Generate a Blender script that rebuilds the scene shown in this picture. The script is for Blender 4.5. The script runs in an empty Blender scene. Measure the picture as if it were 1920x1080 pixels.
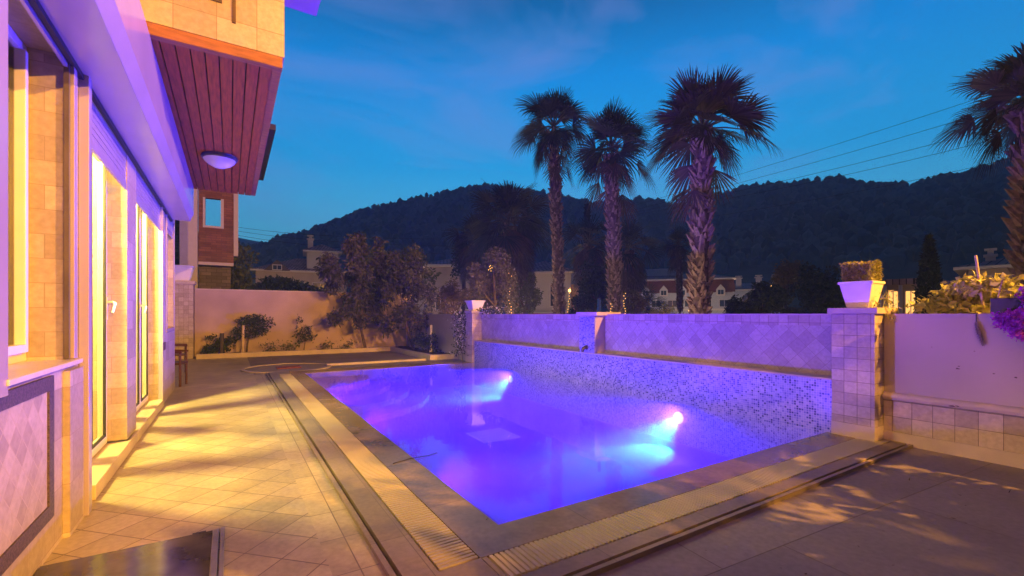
import bpy, math, random
import numpy as np
from mathutils import Vector, Matrix
R = math.radians
random.seed(7)
rng = np.random.default_rng(11)
scene = bpy.context.scene
col = scene.collection

def lin(r, g, b):
    f = lambda c: ((c/255+0.055)/1.055)**2.4 if c/255 > 0.04045 else c/255/12.92
    return (f(r), f(g), f(b), 1)

# ------------------------------------------------------------------ camera
EYE = 1.35
YAW = 31.85
FPX = 850.0
cd = bpy.data.cameras.new('camera'); cam = bpy.data.objects.new('camera', cd); col.objects.link(cam)
cam.location = (0, 0, EYE)
cam.rotation_euler = (R(90), 0, R(-YAW))
cd.sensor_width = 36; cd.lens = 36*FPX/1920
cd.shift_y = 50/1920
cd.clip_start = 0.05; cd.clip_end = 5000
scene.camera = cam
SN, CS = math.sin(R(YAW)), math.cos(R(YAW))

# ------------------------------------------------------------------ world: dusk sky
w = bpy.data.worlds.new('World'); scene.world = w; w.use_nodes = True
nt = w.node_tree; nt.nodes.clear()
def N(t, **kw):
    n = nt.nodes.new(t)
    for k, v in kw.items(): setattr(n, k, v)
    return n
def L(a, b): nt.links.new(a, b)
def ramp(node, stops, interp='LINEAR'):
    cr = node.color_ramp; cr.interpolation = interp
    while len(cr.elements) > 1: cr.elements.remove(cr.elements[-1])
    cr.elements[0].position = stops[0][0]; cr.elements[0].color = stops[0][1]
    for p, c in stops[1:]:
        e = cr.elements.new(p); e.color = c
tc = N('ShaderNodeTexCoord'); sep = N('ShaderNodeSeparateXYZ'); L(tc.outputs['Generated'], sep.inputs[0])
el = N('ShaderNodeValToRGB')
ramp(el, [(0.0, lin(95,172,208)), (0.07, lin(92,172,212)), (0.16, lin(62,150,206)), (0.30, lin(22,124,198)), (0.46, lin(4,104,188)),
          (0.60, lin(2,60,120)), (0.75, lin(14,30,70)), (1.0, lin(34,24,66))])
L(sep.outputs['Z'], el.inputs[0])
# darker sky behind the camera, lighter towards the after-glow on the right
dt = N('ShaderNodeVectorMath', operation='DOT_PRODUCT')
L(tc.outputs['Generated'], dt.inputs[0]); dt.inputs[1].default_value = (0.60, 0.80, 0)
az = N('ShaderNodeValToRGB')
ramp(az, [(0.0, (0.10,0.09,0.09,1)), (0.50, (0.14,0.14,0.14,1)), (0.70, (0.5,0.6,0.55,1)), (0.80, (1.25,1.30,1.05,1)), (0.90, (1.6,1.45,1.15,1)), (1.0, (2.2,1.7,1.3,1))])
mr = N('ShaderNodeMapRange'); mr.inputs[1].default_value = -1; mr.inputs[2].default_value = 1
L(dt.outputs['Value'], mr.inputs[0]); L(mr.outputs[0], az.inputs[0])
mul = N('ShaderNodeMix', data_type='RGBA', blend_type='MULTIPLY'); mul.inputs[0].default_value = 1
L(el.outputs[0], mul.inputs[6]); L(az.outputs[0], mul.inputs[7])
# thin dusk clouds
mp = N('ShaderNodeMapping'); mp.inputs['Rotation'].default_value = (0.2, 0.35, 0.9); mp.inputs['Scale'].default_value = (1.2, 1.8, 4.2)
mp.inputs['Location'].default_value = (5.2, 1.1, 1.0)
L(tc.outputs['Generated'], mp.inputs[0])
nz = N('ShaderNodeTexNoise'); nz.inputs['Scale'].default_value = 1.9; nz.inputs['Detail'].default_value = 6; nz.inputs['Roughness'].default_value = 0.55
nz.inputs['Distortion'].default_value = 0.6
L(mp.outputs[0], nz.inputs['Vector'])
cr = N('ShaderNodeValToRGB'); ramp(cr, [(0.0, (0,0,0,1)), (0.47, (0,0,0,1)), (0.72, (0.42,0.42,0.42,1)), (1.0, (0.7,0.7,0.7,1))])
L(nz.outputs['Fac'], cr.inputs[0])
fad = N('ShaderNodeMapRange'); fad.inputs[1].default_value = 0.02; fad.inputs[2].default_value = 0.18; L(sep.outputs['Z'], fad.inputs[0])
mm = N('ShaderNodeMath', operation='MULTIPLY'); L(cr.outputs[0], mm.inputs[0]); L(fad.outputs[0], mm.inputs[1])
mx = N('ShaderNodeMix', data_type='RGBA'); L(mm.outputs[0], mx.inputs[0]); L(mul.outputs[2], mx.inputs[6]); mx.inputs[7].default_value = lin(112,128,198)
bg = N('ShaderNodeBackground'); L(mx.outputs[2], bg.inputs[0]); bg.inputs[1].default_value = 1.55
wo = N('ShaderNodeOutputWorld'); L(bg.outputs[0], wo.inputs[0])

# ------------------------------------------------------------------ exposure
scene.view_settings.view_transform = 'Standard'; scene.view_settings.look = 'None'
scene.view_settings.exposure = 0; scene.view_settings.gamma = 1
cy = scene.cycles
cy.max_bounces = 8; cy.diffuse_bounces = 4; cy.glossy_bounces = 3; cy.transparent_max_bounces = 16; cy.volume_bounces = 1
cy.sample_clamp_indirect = 4; cy.caustics_reflective = False; cy.caustics_refractive = False
SODIUM = (1.0, 0.42, 0.045)
VIOLET = (0.065, 0.005, 1.0)
BLUE = (0.034, 0.018, 1.0)
POOL_W = 5200; HIDDEN_W = 1700; SODIUM_W = 12500; SODIUM_B = 12000; ROOM_W = 2400

# ------------------------------------------------------------------ placement helpers (measured distances)
def at(u, v, d):           # photo column/row and distance along the view axis -> world point
    l = (u-960)/FPX*d
    return Vector((l*CS+d*SN, -l*SN+d*CS, EYE-(v-590)/FPX*d))

# ------------------------------------------------------------------ materials
MATS = {}
class M_:
    def __init__(s, name):
        s.m = bpy.data.materials.new(name); s.m.use_nodes = True; s.t = s.m.node_tree; s.t.nodes.clear()
        s.out = s.n('ShaderNodeOutputMaterial')
    def n(s, t, **kw):
        x = s.t.nodes.new(t)
        for k, v in kw.items(): setattr(x, k, v)
        return x
    def l(s, a, b): s.t.links.new(a, b)
def vec(o, axes, rot=0, scale=(1,1,1), loc=(0,0,0)):
    tcn = o.n('ShaderNodeTexCoord'); sp = o.n('ShaderNodeSeparateXYZ'); o.l(tcn.outputs['Object'], sp.inputs[0])
    cb = o.n('ShaderNodeCombineXYZ')
    for i, a in enumerate(axes): o.l(sp.outputs[a], cb.inputs[i])
    mpn = o.n('ShaderNodeMapping'); mpn.inputs['Rotation'].default_value = (0,0,R(rot)); mpn.inputs['Scale'].default_value = scale
    mpn.inputs['Location'].default_value = loc
    o.l(cb.outputs[0], mpn.inputs[0]); return mpn.outputs[0]
def plain(name, c, rough=0.6, metal=0, var=0.25, vscale=6, bump=0.15, bscale=40, spec=0.4, stretch=(1,1,1), coat=0, detail=5):
    if name in MATS: return MATS[name]
    o = M_(name); p = o.n('ShaderNodeBsdfPrincipled'); o.l(p.outputs[0], o.out.inputs[0])
    p.inputs['Roughness'].default_value = rough; p.inputs['Metallic'].default_value = metal
    p.inputs['Specular IOR Level'].default_value = spec; p.inputs['Coat Weight'].default_value = coat
    v = vec(o, 'XYZ', 0, stretch)
    n1 = o.n('ShaderNodeTexNoise'); n1.inputs['Scale'].default_value = vscale; n1.inputs['Detail'].default_value = detail; o.l(v, n1.inputs['Vector'])
    rp = o.n('ShaderNodeValToRGB'); k0, k1 = 1-var, 1+var
    ramp(rp, [(0.28, (c[0]*k0, c[1]*k0, c[2]*k0, 1)), (0.72, (min(c[0]*k1,1), min(c[1]*k1,1), min(c[2]*k1,1), 1))])
    o.l(n1.outputs['Fac'], rp.inputs[0]); o.l(rp.outputs[0], p.inputs['Base Color'])
    if bump:
        n2 = o.n('ShaderNodeTexNoise'); n2.inputs['Scale'].default_value = bscale; n2.inputs['Detail'].default_value = 4; o.l(v, n2.inputs['Vector'])
        b = o.n('ShaderNodeBump'); b.inputs['Strength'].default_value = bump; b.inputs['Distance'].default_value = 0.01
        o.l(n2.outputs['Fac'], b.inputs['Height']); o.l(b.outputs[0], p.inputs['Normal'])
    MATS[name] = o.m; return o.m
def tiles(name, stops, mortar, bw, bh, axes='XYZ', rot=0, ms=0.004, offset=0.0, rough=0.55, bump=0.4, stain=0.25, sscale=1.6, loc=(0,0,0), gloss_stain=False, interp='LINEAR', fine=0.12, spec=0.4):
    if name in MATS: return MATS[name]
    o = M_(name); p = o.n('ShaderNodeBsdfPrincipled'); o.l(p.outputs[0], o.out.inputs[0])
    p.inputs['Specular IOR Level'].default_value = spec
    v = vec(o, axes, rot, loc=loc)
    # slight wobble so joints are not ruler straight
    br = o.n('ShaderNodeTexBrick'); br.offset = offset; br.squash = 1
    br.inputs['Color1'].default_value = (0,0,0,1); br.inputs['Color2'].default_value = (1,1,1,1); br.inputs['Mortar'].default_value = (.5,.5,.5,1)
    br.inputs['Scale'].default_value = 1; br.inputs['Mortar Size'].default_value = ms; br.inputs['Mortar Smooth'].default_value = 0.3
    br.inputs['Brick Width'].default_value = bw; br.inputs['Row Height'].default_value = bh
    o.l(v, br.inputs['Vector'])
    rp = o.n('ShaderNodeValToRGB'); ramp(rp, stops, interp); o.l(br.outputs['Color'], rp.inputs[0])
    n1 = o.n('ShaderNodeTexNoise'); n1.inputs['Scale'].default_value = sscale; n1.inputs['Detail'].default_value = 7; n1.inputs['Roughness'].default_value = 0.62
    o.l(v, n1.inputs['Vector'])
    r1 = o.n('ShaderNodeMapRange'); r1.inputs[1].default_value = 0.3; r1.inputs[2].default_value = 0.7
    r1.inputs[3].default_value = 1-stain; r1.inputs[4].default_value = 1+stain*0.6; o.l(n1.outputs['Fac'], r1.inputs[0])
    n2 = o.n('ShaderNodeTexNoise'); n2.inputs['Scale'].default_value = 28; n2.inputs['Detail'].default_value = 5; o.l(v, n2.inputs['Vector'])
    r2 = o.n('ShaderNodeMapRange'); r2.inputs[1].default_value = 0.3; r2.inputs[2].default_value = 0.7
    r2.inputs[3].default_value = 1-fine; r2.inputs[4].default_value = 1+fine; o.l(n2.outputs['Fac'], r2.inputs[0])
    mu = o.n('ShaderNodeMath', operation='MULTIPLY'); o.l(r1.outputs[0], mu.inputs[0]); o.l(r2.outputs[0], mu.inputs[1])
    ml = o.n('ShaderNodeVectorMath', operation='SCALE'); o.l(rp.outputs[0], ml.inputs[0]); o.l(mu.outputs[0], ml.inputs['Scale'])
    mxn = o.n('ShaderNodeMix', data_type='RGBA'); o.l(br.outputs['Fac'], mxn.inputs[0]); o.l(ml.outputs[0], mxn.inputs[6]); mxn.inputs[7].default_value = mortar
    o.l(mxn.outputs[2], p.inputs['Base Color'])
    rr = o.n('ShaderNodeMapRange'); rr.inputs[1].default_value = 0.3; rr.inputs[2].default_value = 0.7
    rr.inputs[3].default_value = rough*0.75; rr.inputs[4].default_value = min(1, rough*1.2); o.l(n1.outputs['Fac'], rr.inputs[0]); o.l(rr.outputs[0], p.inputs['Roughness'])
    inv = o.n('ShaderNodeMath', operation='MULTIPLY_ADD'); inv.inputs[1].default_value = -1; inv.inputs[2].default_value = 1; o.l(br.outputs['Fac'], inv.inputs[0])
    ad = o.n('ShaderNodeMath', operation='MULTIPLY_ADD'); ad.inputs[1].default_value = 0.35; o.l(n2.outputs['Fac'], ad.inputs[0]); o.l(inv.outputs[0], ad.inputs[2])
    b = o.n('ShaderNodeBump'); b.inputs['Strength'].default_value = bump; b.inputs['Distance'].default_value = 0.006
    o.l(ad.outputs[0], b.inputs['Height']); o.l(b.outputs[0], p.inputs['Normal'])
    MATS[name] = o.m; return o.m
def emit(name, c, s):
    if name in MATS: return MATS[name]
    o = M_(name); e = o.n('ShaderNodeEmission'); e.inputs[0].default_value = (*c[:3], 1); e.inputs[1].default_value = s; o.l(e.outputs[0], o.out.inputs[0])
    MATS[name] = o.m; return o.m
def glass(name, tint=(0.9,0.92,0.88), refl=0.12):
    if name in MATS: return MATS[name]
    o = M_(name); t = o.n('ShaderNodeBsdfTransparent'); t.inputs[0].default_value = (*tint, 1)
    g = o.n('ShaderNodeBsdfGlossy'); g.inputs['Roughness'].default_value = 0.02
    lw = o.n('ShaderNodeLayerWeight'); lw.inputs[0].default_value = refl
    mxs = o.n('ShaderNodeMixShader'); gb = o.n('ShaderNodeNewGeometry'); iv = o.n('ShaderNodeMath', operation='SUBTRACT'); iv.inputs[0].default_value = 1; o.l(gb.outputs['Backfacing'], iv.inputs[1]); mb_ = o.n('ShaderNodeMath', operation='MULTIPLY'); o.l(lw.outputs['Fresnel'], mb_.inputs[0]); o.l(iv.outputs[0], mb_.inputs[1]); o.l(mb_.outputs[0], mxs.inputs[0]); o.l(t.outputs[0], mxs.inputs[1]); o.l(g.outputs[0], mxs.inputs[2]); o.l(mxs.outputs[0], o.out.inputs[0])
    MATS[name] = o.m; return o.m
def leafmat(name, c1, c2, rough=0.5, trans=0.25):
    if name in MATS: return MATS[name]
    o = M_(name)
    g = o.n('ShaderNodeNewGeometry')
    rp = o.n('ShaderNodeValToRGB'); ramp(rp, [(0.0, (*c1, 1)), (1.0, (*c2, 1))]); o.l(g.outputs['Random Per Island'], rp.inputs[0])
    p = o.n('ShaderNodeBsdfPrincipled'); p.inputs['Roughness'].default_value = rough; p.inputs['Specular IOR Level'].default_value = 0.3
    o.l(rp.outputs[0], p.inputs['Base Color'])
    tr = o.n('ShaderNodeBsdfTranslucent'); o.l(rp.outputs[0], tr.inputs[0])
    mxs = o.n('ShaderNodeMixShader'); mxs.inputs[0].default_value = trans; o.l(p.outputs[0], mxs.inputs[1]); o.l(tr.outputs[0], mxs.inputs[2]); o.l(mxs.outputs[0], o.out.inputs[0])
    MATS[name] = o.m; return o.m

# ------------------------------------------------------------------ mesh builder
class MB:
    def __init__(s): s.v = []; s.f = []
    def add(s, vs, fs):
        b = len(s.v); s.v += [tuple(p) for p in vs]; s.f += [tuple(i+b for i in f) for f in fs]; return s
    def box(s, x0, x1, y0, y1, z0, z1):
        if x0 > x1: x0, x1 = x1, x0
        if y0 > y1: y0, y1 = y1, y0
        if z0 > z1: z0, z1 = z1, z0
        return s.add([(x0,y0,z0),(x1,y0,z0),(x1,y1,z0),(x0,y1,z0),(x0,y0,z1),(x1,y0,z1),(x1,y1,z1),(x0,y1,z1)],
              [(0,3,2,1),(4,5,6,7),(0,1,5,4),(1,2,6,5),(2,3,7,6),(3,0,4,7)])
    def obox(s, c, size, rz=0, rx=0, ry=0):     # oriented box
        m = Matrix.Translation(c) @ Matrix.Rotation(rz, 4, 'Z') @ Matrix.Rotation(rx, 4, 'X') @ Matrix.Rotation(ry, 4, 'Y')
        a, b, d = size[0]/2, size[1]/2, size[2]/2
        vs = [m @ Vector(p) for p in [(-a,-b,-d),(a,-b,-d),(a,b,-d),(-a,b,-d),(-a,-b,d),(a,-b,d),(a,b,d),(-a,b,d)]]
        return s.add(vs, [(0,3,2,1),(4,5,6,7),(0,1,5,4),(1,2,6,5),(2,3,7,6),(3,0,4,7)])
    def prism(s, poly, axis, a, b):
        n = len(poly)
        mk = {'Z': lambda p, t: (p[0], p[1], t), 'Y': lambda p, t: (p[0], t, p[1]), 'X': lambda p, t: (t, p[0], p[1])}[axis]
        vs = [mk(p, a) for p in poly]+[mk(p, b) for p in poly]
        return s.add(vs, [tuple(range(n))[::-1], tuple(range(n, 2*n))]+[(i, (i+1) % n, n+(i+1) % n, n+i) for i in range(n)])
    def tube(s, pts, rad, n=8, caps=True):
        pts = [Vector(p) for p in pts]; rad = rad if isinstance(rad, (list, tuple)) else [rad]*len(pts)
        vs = []; fs = []
        up = Vector((0,0,1))
        for i, p in enumerate(pts):
            t = (pts[min(i+1, len(pts)-1)]-pts[max(i-1, 0)]).normalized()
            a = t.cross(up); a = a.normalized() if a.length > 1e-3 else Vector((1,0,0)); b = t.cross(a)
            for k in range(n):
                q = 2*math.pi*k/n; vs.append(p+(a*math.cos(q)+b*math.sin(q))*rad[i])
        for i in range(len(pts)-1):
            for k in range(n): fs.append((i*n+k, i*n+(k+1) % n, (i+1)*n+(k+1) % n, (i+1)*n+k))
        if caps: fs += [tuple(range(n)), tuple(range((len(pts)-1)*n, len(pts)*n))]
        return s.add(vs, fs)
    def lathe(s, prof, c, n=24, sx=1, sy=1):
        vs = []; fs = []
        for r, z in prof:
            for k in range(n): q = 2*math.pi*k/n; vs.append((c[0]+r*math.cos(q)*sx, c[1]+r*math.sin(q)*sy, c[2]+z))
        for i in range(len(prof)-1):
            for k in range(n): fs.append((i*n+k, i*n+(k+1) % n, (i+1)*n+(k+1) % n, (i+1)*n+k))
        fs += [tuple(range(n)), tuple(range((len(prof)-1)*n, len(prof)*n))]
        return s.add(vs, fs)
    def frustum(s, c, b, t, h):       # square tapered pot body
        vs = [(c[0]+sx*q, c[1]+sy*q, c[2]+z) for q, z in ((b/2, 0), (t/2, h)) for sx, sy in ((-1,-1),(1,-1),(1,1),(-1,1))]
        return s.add(vs, [(3,2,1,0),(4,5,6,7),(0,1,5,4),(1,2,6,5),(2,3,7,6),(3,0,4,7)])
    def leaves(s, P, size, elong=2.2, droop=0.0, fold=True, g=None):
        g = g or rng; n = len(P)
        d = g.normal(size=(n,3)); d[:,2] -= droop; d /= np.linalg.norm(d, axis=1)[:,None]
        e = g.normal(size=(n,3)); e = np.cross(d, e); e /= np.linalg.norm(e, axis=1)[:,None]
        L_ = size*g.uniform(0.6, 1.3, n)[:,None]; W_ = L_/elong
        nn = np.cross(d, e)
        v = np.stack([P, P+d*L_*0.5+e*W_*0.5+nn*W_*.12, P+d*L_, P+d*L_*0.5-e*W_*0.5+nn*W_*.12], 1).reshape(-1,3)
        b = len(s.v); s.v += [tuple(x) for x in v.tolist()]
        s.f += [(b+4*i, b+4*i+1, b+4*i+2, b+4*i+3) for i in range(n)]
        return s
def smooth_mesh(me): me.polygons.foreach_set('use_smooth', [True]*len(me.polygons))
def link(name, me, mat, parent=None, loc=None):
    o = bpy.data.objects.new(name, me)
    if mat: me.materials.append(mat)
    col.objects.link(o)
    if parent is not None: o.parent = parent
    return o
def build(mb, name, mat, parent=None, smooth=False, bevel=0, origin=None):
    """link a MB as one mesh; vertices are given in world metres, stored relative to the parent's (or own) origin"""
    if parent is not None:
        org = WLOC.get(parent.name, Vector((0,0,0)))
    else: org = Vector(origin) if origin is not None else Vector((0,0,0))
    me = bpy.data.meshes.new(name)
    a = np.array(mb.v, dtype=float)-np.array(org)
    me.from_pydata(a.tolist(), [], mb.f); me.update()
    o = link(name, me, mat, parent)
    if parent is None: o.location = org
    WLOC[o.name] = org
    if smooth: smooth_mesh(me)
    if bevel:
        b = o.modifiers.new('bevel', 'BEVEL'); b.width = bevel; b.segments = 2; b.limit_method = 'ANGLE'
    return o
WLOC = {}
def thing(name, label, cat, loc, group=None):
    o = bpy.data.objects.new(name, None); col.objects.link(o); o.location = loc; o.empty_display_size = .1
    WLOC[o.name] = Vector(loc)
    o['label'] = label; o['category'] = cat
    if group: o['group'] = group
    return o
def tag(o, label=None, cat=None, group=None, kind=None):
    for k, v in (('label', label), ('category', cat), ('group', group), ('kind', kind)):
        if v: o[k] = v
    return o
def struct(mb, name, mat, **k):
    o = build(mb, name, mat, **k); o['kind'] = 'structure'; return o

# palette
beige = (0.42, 0.35, 0.26)
M_wallstone = plain('render_stone', (0.44,0.37,0.29), 0.7, var=0.12, vscale=3, bump=0.2)
M_plaster = plain('plaster', (0.42,0.37,0.31), 0.8, var=0.14, vscale=1.3, bump=0.25, bscale=30, detail=8)
M_pvc = plain('white_pvc', (0.78,0.77,0.74), 0.3, var=0.03, bump=0.0, spec=0.5)
M_alu = plain('shutter_paint', (0.36,0.31,0.38), 0.24, var=0.08, vscale=1.5, bump=0.03, spec=0.9)
M_dark = plain('dark_gap', (0.02,0.02,0.022), 0.6)
M_metal = plain('brushed_metal', (0.6,0.6,0.6), 0.25, metal=1, var=0.08, bump=0.05)
M_granite = plain('granite', (0.075,0.055,0.045), 0.5, var=0.7, vscale=90, bump=0.1)
M_soil = plain('soil', (0.06,0.045,0.03), 0.95, var=0.5, vscale=9, bump=1.0)
M_bark = plain('bark', (0.10,0.075,0.055), 0.9, var=0.4, vscale=12, bump=1.0, bscale=20)
M_potw = plain('white_pot', (0.72,0.70,0.68), 0.5, var=0.05, vscale=5, bump=0.1)
ST = [(0, (0.33,0.28,0.21,1)), (0.5, (0.41,0.35,0.265,1)), (1, (0.47,0.41,0.32,1))]
MORT = (0.17,0.13,0.10,1)
M_fac = tiles('facade_tile', ST, (0.30,0.24,0.18,1), 0.42, 0.30, 'YZX', ms=0.003, offset=0.5, rough=0.6, stain=0.12)
M_facx = tiles('facade_tile_end', ST, (0.22,0.17,0.12,1), 0.30, 0.30, 'XZY', ms=0.003, offset=0.0, rough=0.6, stain=0.12)
M_jamb = tiles('jamb_tile', ST, (0.30,0.245,0.175,1), 0.30, 0.155, 'XZY', ms=0.003, offset=0.5, rough=0.6, stain=0.12)
M_diam = tiles('diamond_wall_tile', ST, (0.44,0.37,0.27,1), 0.105, 0.105, 'YZX', rot=45, ms=0.004, rough=0.6, stain=0.15)
M_wood = plain('soffit_wood', (0.26,0.060,0.009), 0.6, var=0.4, vscale=7, bump=0.25, bscale=30, stretch=(7,0.6,3), spec=0.4)
M_wood2 = plain('beam_wood', (0.26,0.10,0.035), 0.5, var=0.35, vscale=8, bump=0.3, stretch=(0.6,4,4))

# ------------------------------------------------------------------ ground and terrace
TZ = -0.03
POOL = (1.46, 5.84, 2.52, 11.46)     # x0 x1 y0 y1
g = MB()
G0 = -0.30
for a in ((-1000,-6.2,-1000,1000), (6.15,1000,-1000,1000), (-6.2,6.15,-1000,-6), (-6.2,6.15,17.9,1000)): g.box(*a, G0-0.3, G0)
struct(g, 'ground', plain('garden_ground', (0.05,0.045,0.03), 0.95, var=0.5, vscale=0.7, bump=0.6, bscale=4))
STF = [(0, (0.33,0.285,0.17,1)), (0.5, (0.38,0.33,0.205,1)), (1, (0.43,0.375,0.24,1))]
M_pave1 = tiles('paving_diamond', STF, (0.13,0.10,0.07,1), 0.25, 0.25, 'XYZ', rot=45, ms=0.004, rough=0.42, stain=0.45, sscale=0.9, offset=0.0, loc=(0.1,0.05,0))
M_pave2 = tiles('paving_slab', [(0,(0.165,0.145,0.16,1)),(1,(0.205,0.18,0.195,1))], (0.09,0.07,0.06,1), 1.35, 0.82, 'XYZ', rot=4, ms=0.004, rough=0.6, stain=0.25, sscale=1.2, offset=0.4)
M_pave3 = tiles('paving_border_tile', STF, (0.16,0.13,0.09,1), 0.30, 0.42, 'XYZ', ms=0.004, rough=0.45, stain=0.4)
M_cope = tiles('pool_surround_stone', [(0,(0.20,0.165,0.125,1)),(1,(0.25,0.21,0.16,1))], (0.12,0.10,0.08,1), 0.9, 0.9, 'XYZ', ms=0.003, rough=0.5, stain=0.35, sscale=1.7)
M_wet = tiles('wet_coping_stone', [(0,(0.17,0.125,0.075,1)),(1,(0.21,0.155,0.10,1))], (0.10,0.075,0.05,1), 1.0, 1.0, 'XYZ', ms=0.003, rough=0.22, stain=0.35, sscale=2.5, bump=0.1, spec=0.5)
g = MB(); g.box(-0.9, 0.46, -6, 17.05, -0.3, TZ); g.box(-6.2, -0.9, 10.5, 17.9, -0.3, TZ); g.box(-0.9, 6.15, 17.05, 17.9, -0.3, TZ-.01); struct(g, 'paving', M_pave1)
g = MB(); g.box(0.46, 0.70, 1.80, 12.0, -0.3, TZ); g.box(0.46, 0.70, -6, 1.80, -0.3, TZ); struct(g, 'paving_border', M_pave3)
g = MB(); g.box(0.70, 6.15, -6, 1.80, -0.3, TZ); struct(g, 'terrace', M_pave2)
g = MB(); g.box(0.46, 5.2, 12.0, 17.05, -0.3, TZ); g.box(5.2, 6.0, 12.0, 13.0, -0.3, TZ); struct(g, 'back_terrace', M_pave2)
# raised pool surround: rim, slot, stone strip, grate channel, wet coping
x0, x1, y0, y1 = POOL
RX, RY = 0.70, 1.80
g = MB()
g.box(RX, RX+0.03, RY, 12.0, -0.3, 0.0); g.box(RX+0.03, 6.02, RY, RY+0.03, -0.3, 0.0)         # rim
g.box(RX+0.055, 0.93, RY+0.055, 12.0, -0.3, 0.0); g.box(0.93, 6.02, RY+0.055, 1.97, -0.3, 0.0)          # outer strip
g.box(RX+0.03, RX+0.055, RY+0.03, 12.0, -0.3, -0.05); g.box(RX+0.055, 6.02, RY+0.03, RY+0.055, -0.3, -0.05)  # slot floor
g.box(0.93, 1.18, 11.46, 12.0, -0.3, 0.0)
g.box(0.93, 1.18, 1.97, 2.23, -0.3, 0.0)
struct(g, 'pool_surround', M_cope)
g = MB()
g.box(1.18, x0, 2.23, 12.0, -1.5, 0.0); g.box(x0, 6.02, 2.23, y0, -1.5, 0.0); g.box(x0, 5.86, y1, 12.0, -1.5, 0.0)
g.box(0.93, 1.18, 2.23, 11.46, -0.3, -0.08); g.box(1.18, 6.02, 1.97, 2.23, -0.3, -0.08)
struct(g, 'pool_coping', M_wet)

M_grate = plain('grate_plastic', (0.36,0.32,0.23), 0.45, var=0.08, vscale=3, bump=0)
def grate(name, label, xa, xb, ya, yb, along):
    t = thing(name, label, 'pool grate', (xa, ya, -0.06), 'pool overflow grates')
    m = MB(); f = MB()
    pitch = 0.034
    if along == 'Y':
        k = ya+pitch/2
        while k < yb: m.box(xa+.006, xb-.006, k-0.011, k+0.011, -0.028, 0.004); k += pitch
        for q in (xa+.03, (xa+xb)/2, xb-.03): f.box(q-.006, q+.006, ya+.001, yb-.001, -0.055, -0.030)
    else:
        k = xa+pitch/2
        while k < xb: m.box(k-0.011, k+0.011, ya+.006, yb-.006, -0.028, 0.004); k += pitch
        for q in (ya+.03, (ya+yb)/2, yb-.03): f.box(xa+.001, xb-.001, q-.006, q+.006, -0.055, -0.030)
    build(m, 'slats', M_grate, t); build(f, 'support_rails', M_grate, t)
grate('pool_grate', 'long ribbed grate beside the left pool edge, running away from the corner', 0.935, 1.175, 2.235, 11.455, 'Y')
grate('pool_grate', 'ribbed grate along the near pool edge, running to the tiled pillar', 1.22, 6.015, 1.975, 2.225, 'X')
c = MB(); c.box(1.185, 1.215, 1.975, 2.225, -0.3, 0.0); struct(c, 'grate_corner_stone', M_cope)
c = MB()
c.box(0.98, 1.13, 2.150, 2.162, 0.0005, 0.004); c.box(1.02, 1.10, 2.05, 2.062, 0.0005, 0.004)
c.obox((1.14, 2.04, .002), (0.012, 0.12, 0.004), R(-20))
# basin
BZ = -0.62
M_pooltile = tiles('pool_violet_tile', [(0,(0.12,0.045,0.56,1)),(0.5,(0.135,0.05,0.62,1)),(1,(0.15,0.056,0.68,1))], (0.10,0.04,0.50,1), 0.25, 0.25, 'XYZ', ms=0.004, rough=0.9, stain=0.10, bump=0.1, spec=0.05)  # basin tiles, sides and steps too: violet of the pool light put into the colour
MOS = [(0,(0.30,0.31,0.56,1)),(0.28,(0.22,0.23,0.50,1)),(0.50,(0.14,0.15,0.42,1)),(0.66,(0.06,0.07,0.26,1)),(0.78,(0.26,0.27,0.52,1)),(0.90,(0.03,0.035,0.16,1))]
M_mos = tiles('blue_mosaic', MOS, (0.42,0.41,0.58,1), 0.028, 0.028, 'YZX', ms=0.0026, rough=0.25, stain=0.05, bump=0.15, interp='CONSTANT', fine=0.05, spec=0.6)
M_mosx = tiles('blue_mosaic_side', MOS, (0.42,0.41,0.58,1), 0.028, 0.028, 'XZY', ms=0.0026, rough=0.25, stain=0.05, bump=0.15, interp='CONSTANT', fine=0.05, spec=0.6)
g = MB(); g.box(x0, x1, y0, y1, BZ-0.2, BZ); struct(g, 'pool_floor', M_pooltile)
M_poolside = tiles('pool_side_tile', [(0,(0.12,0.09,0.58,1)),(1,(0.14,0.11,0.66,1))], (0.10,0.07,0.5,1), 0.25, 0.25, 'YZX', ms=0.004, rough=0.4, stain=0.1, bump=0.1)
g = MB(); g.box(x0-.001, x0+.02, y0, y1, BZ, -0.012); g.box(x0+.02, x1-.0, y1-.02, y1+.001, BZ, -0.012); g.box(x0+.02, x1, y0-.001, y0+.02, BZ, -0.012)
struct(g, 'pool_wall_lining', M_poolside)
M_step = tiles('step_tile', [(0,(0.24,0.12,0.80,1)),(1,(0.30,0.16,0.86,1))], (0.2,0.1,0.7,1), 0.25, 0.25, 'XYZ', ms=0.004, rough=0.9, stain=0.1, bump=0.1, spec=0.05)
# quarter round steps in the far left corner
for i, (r, z) in enumerate(((2.75,-0.50),(2.30,-0.38),(1.85,-0.26),(1.40,-0.14))):
    cx, cyy = x0+.02, y1-.02
    n = 28
    poly = [(cx, cyy)]+[(cx+r*math.sin(q), cyy-r*math.cos(q)*1.18) for q in [math.pi/2*k/n for k in range(n+1)]]
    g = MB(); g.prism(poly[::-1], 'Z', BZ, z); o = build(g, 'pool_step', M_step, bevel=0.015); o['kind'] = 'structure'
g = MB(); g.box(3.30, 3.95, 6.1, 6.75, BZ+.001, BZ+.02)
o = build(g, 'pool_drain_cover', plain('drain_cover', (0.28,0.24,0.8), 0.7, var=0.02, bump=0)); tag(o, 'pale square drain cover on the pool floor', 'drain cover')

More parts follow.
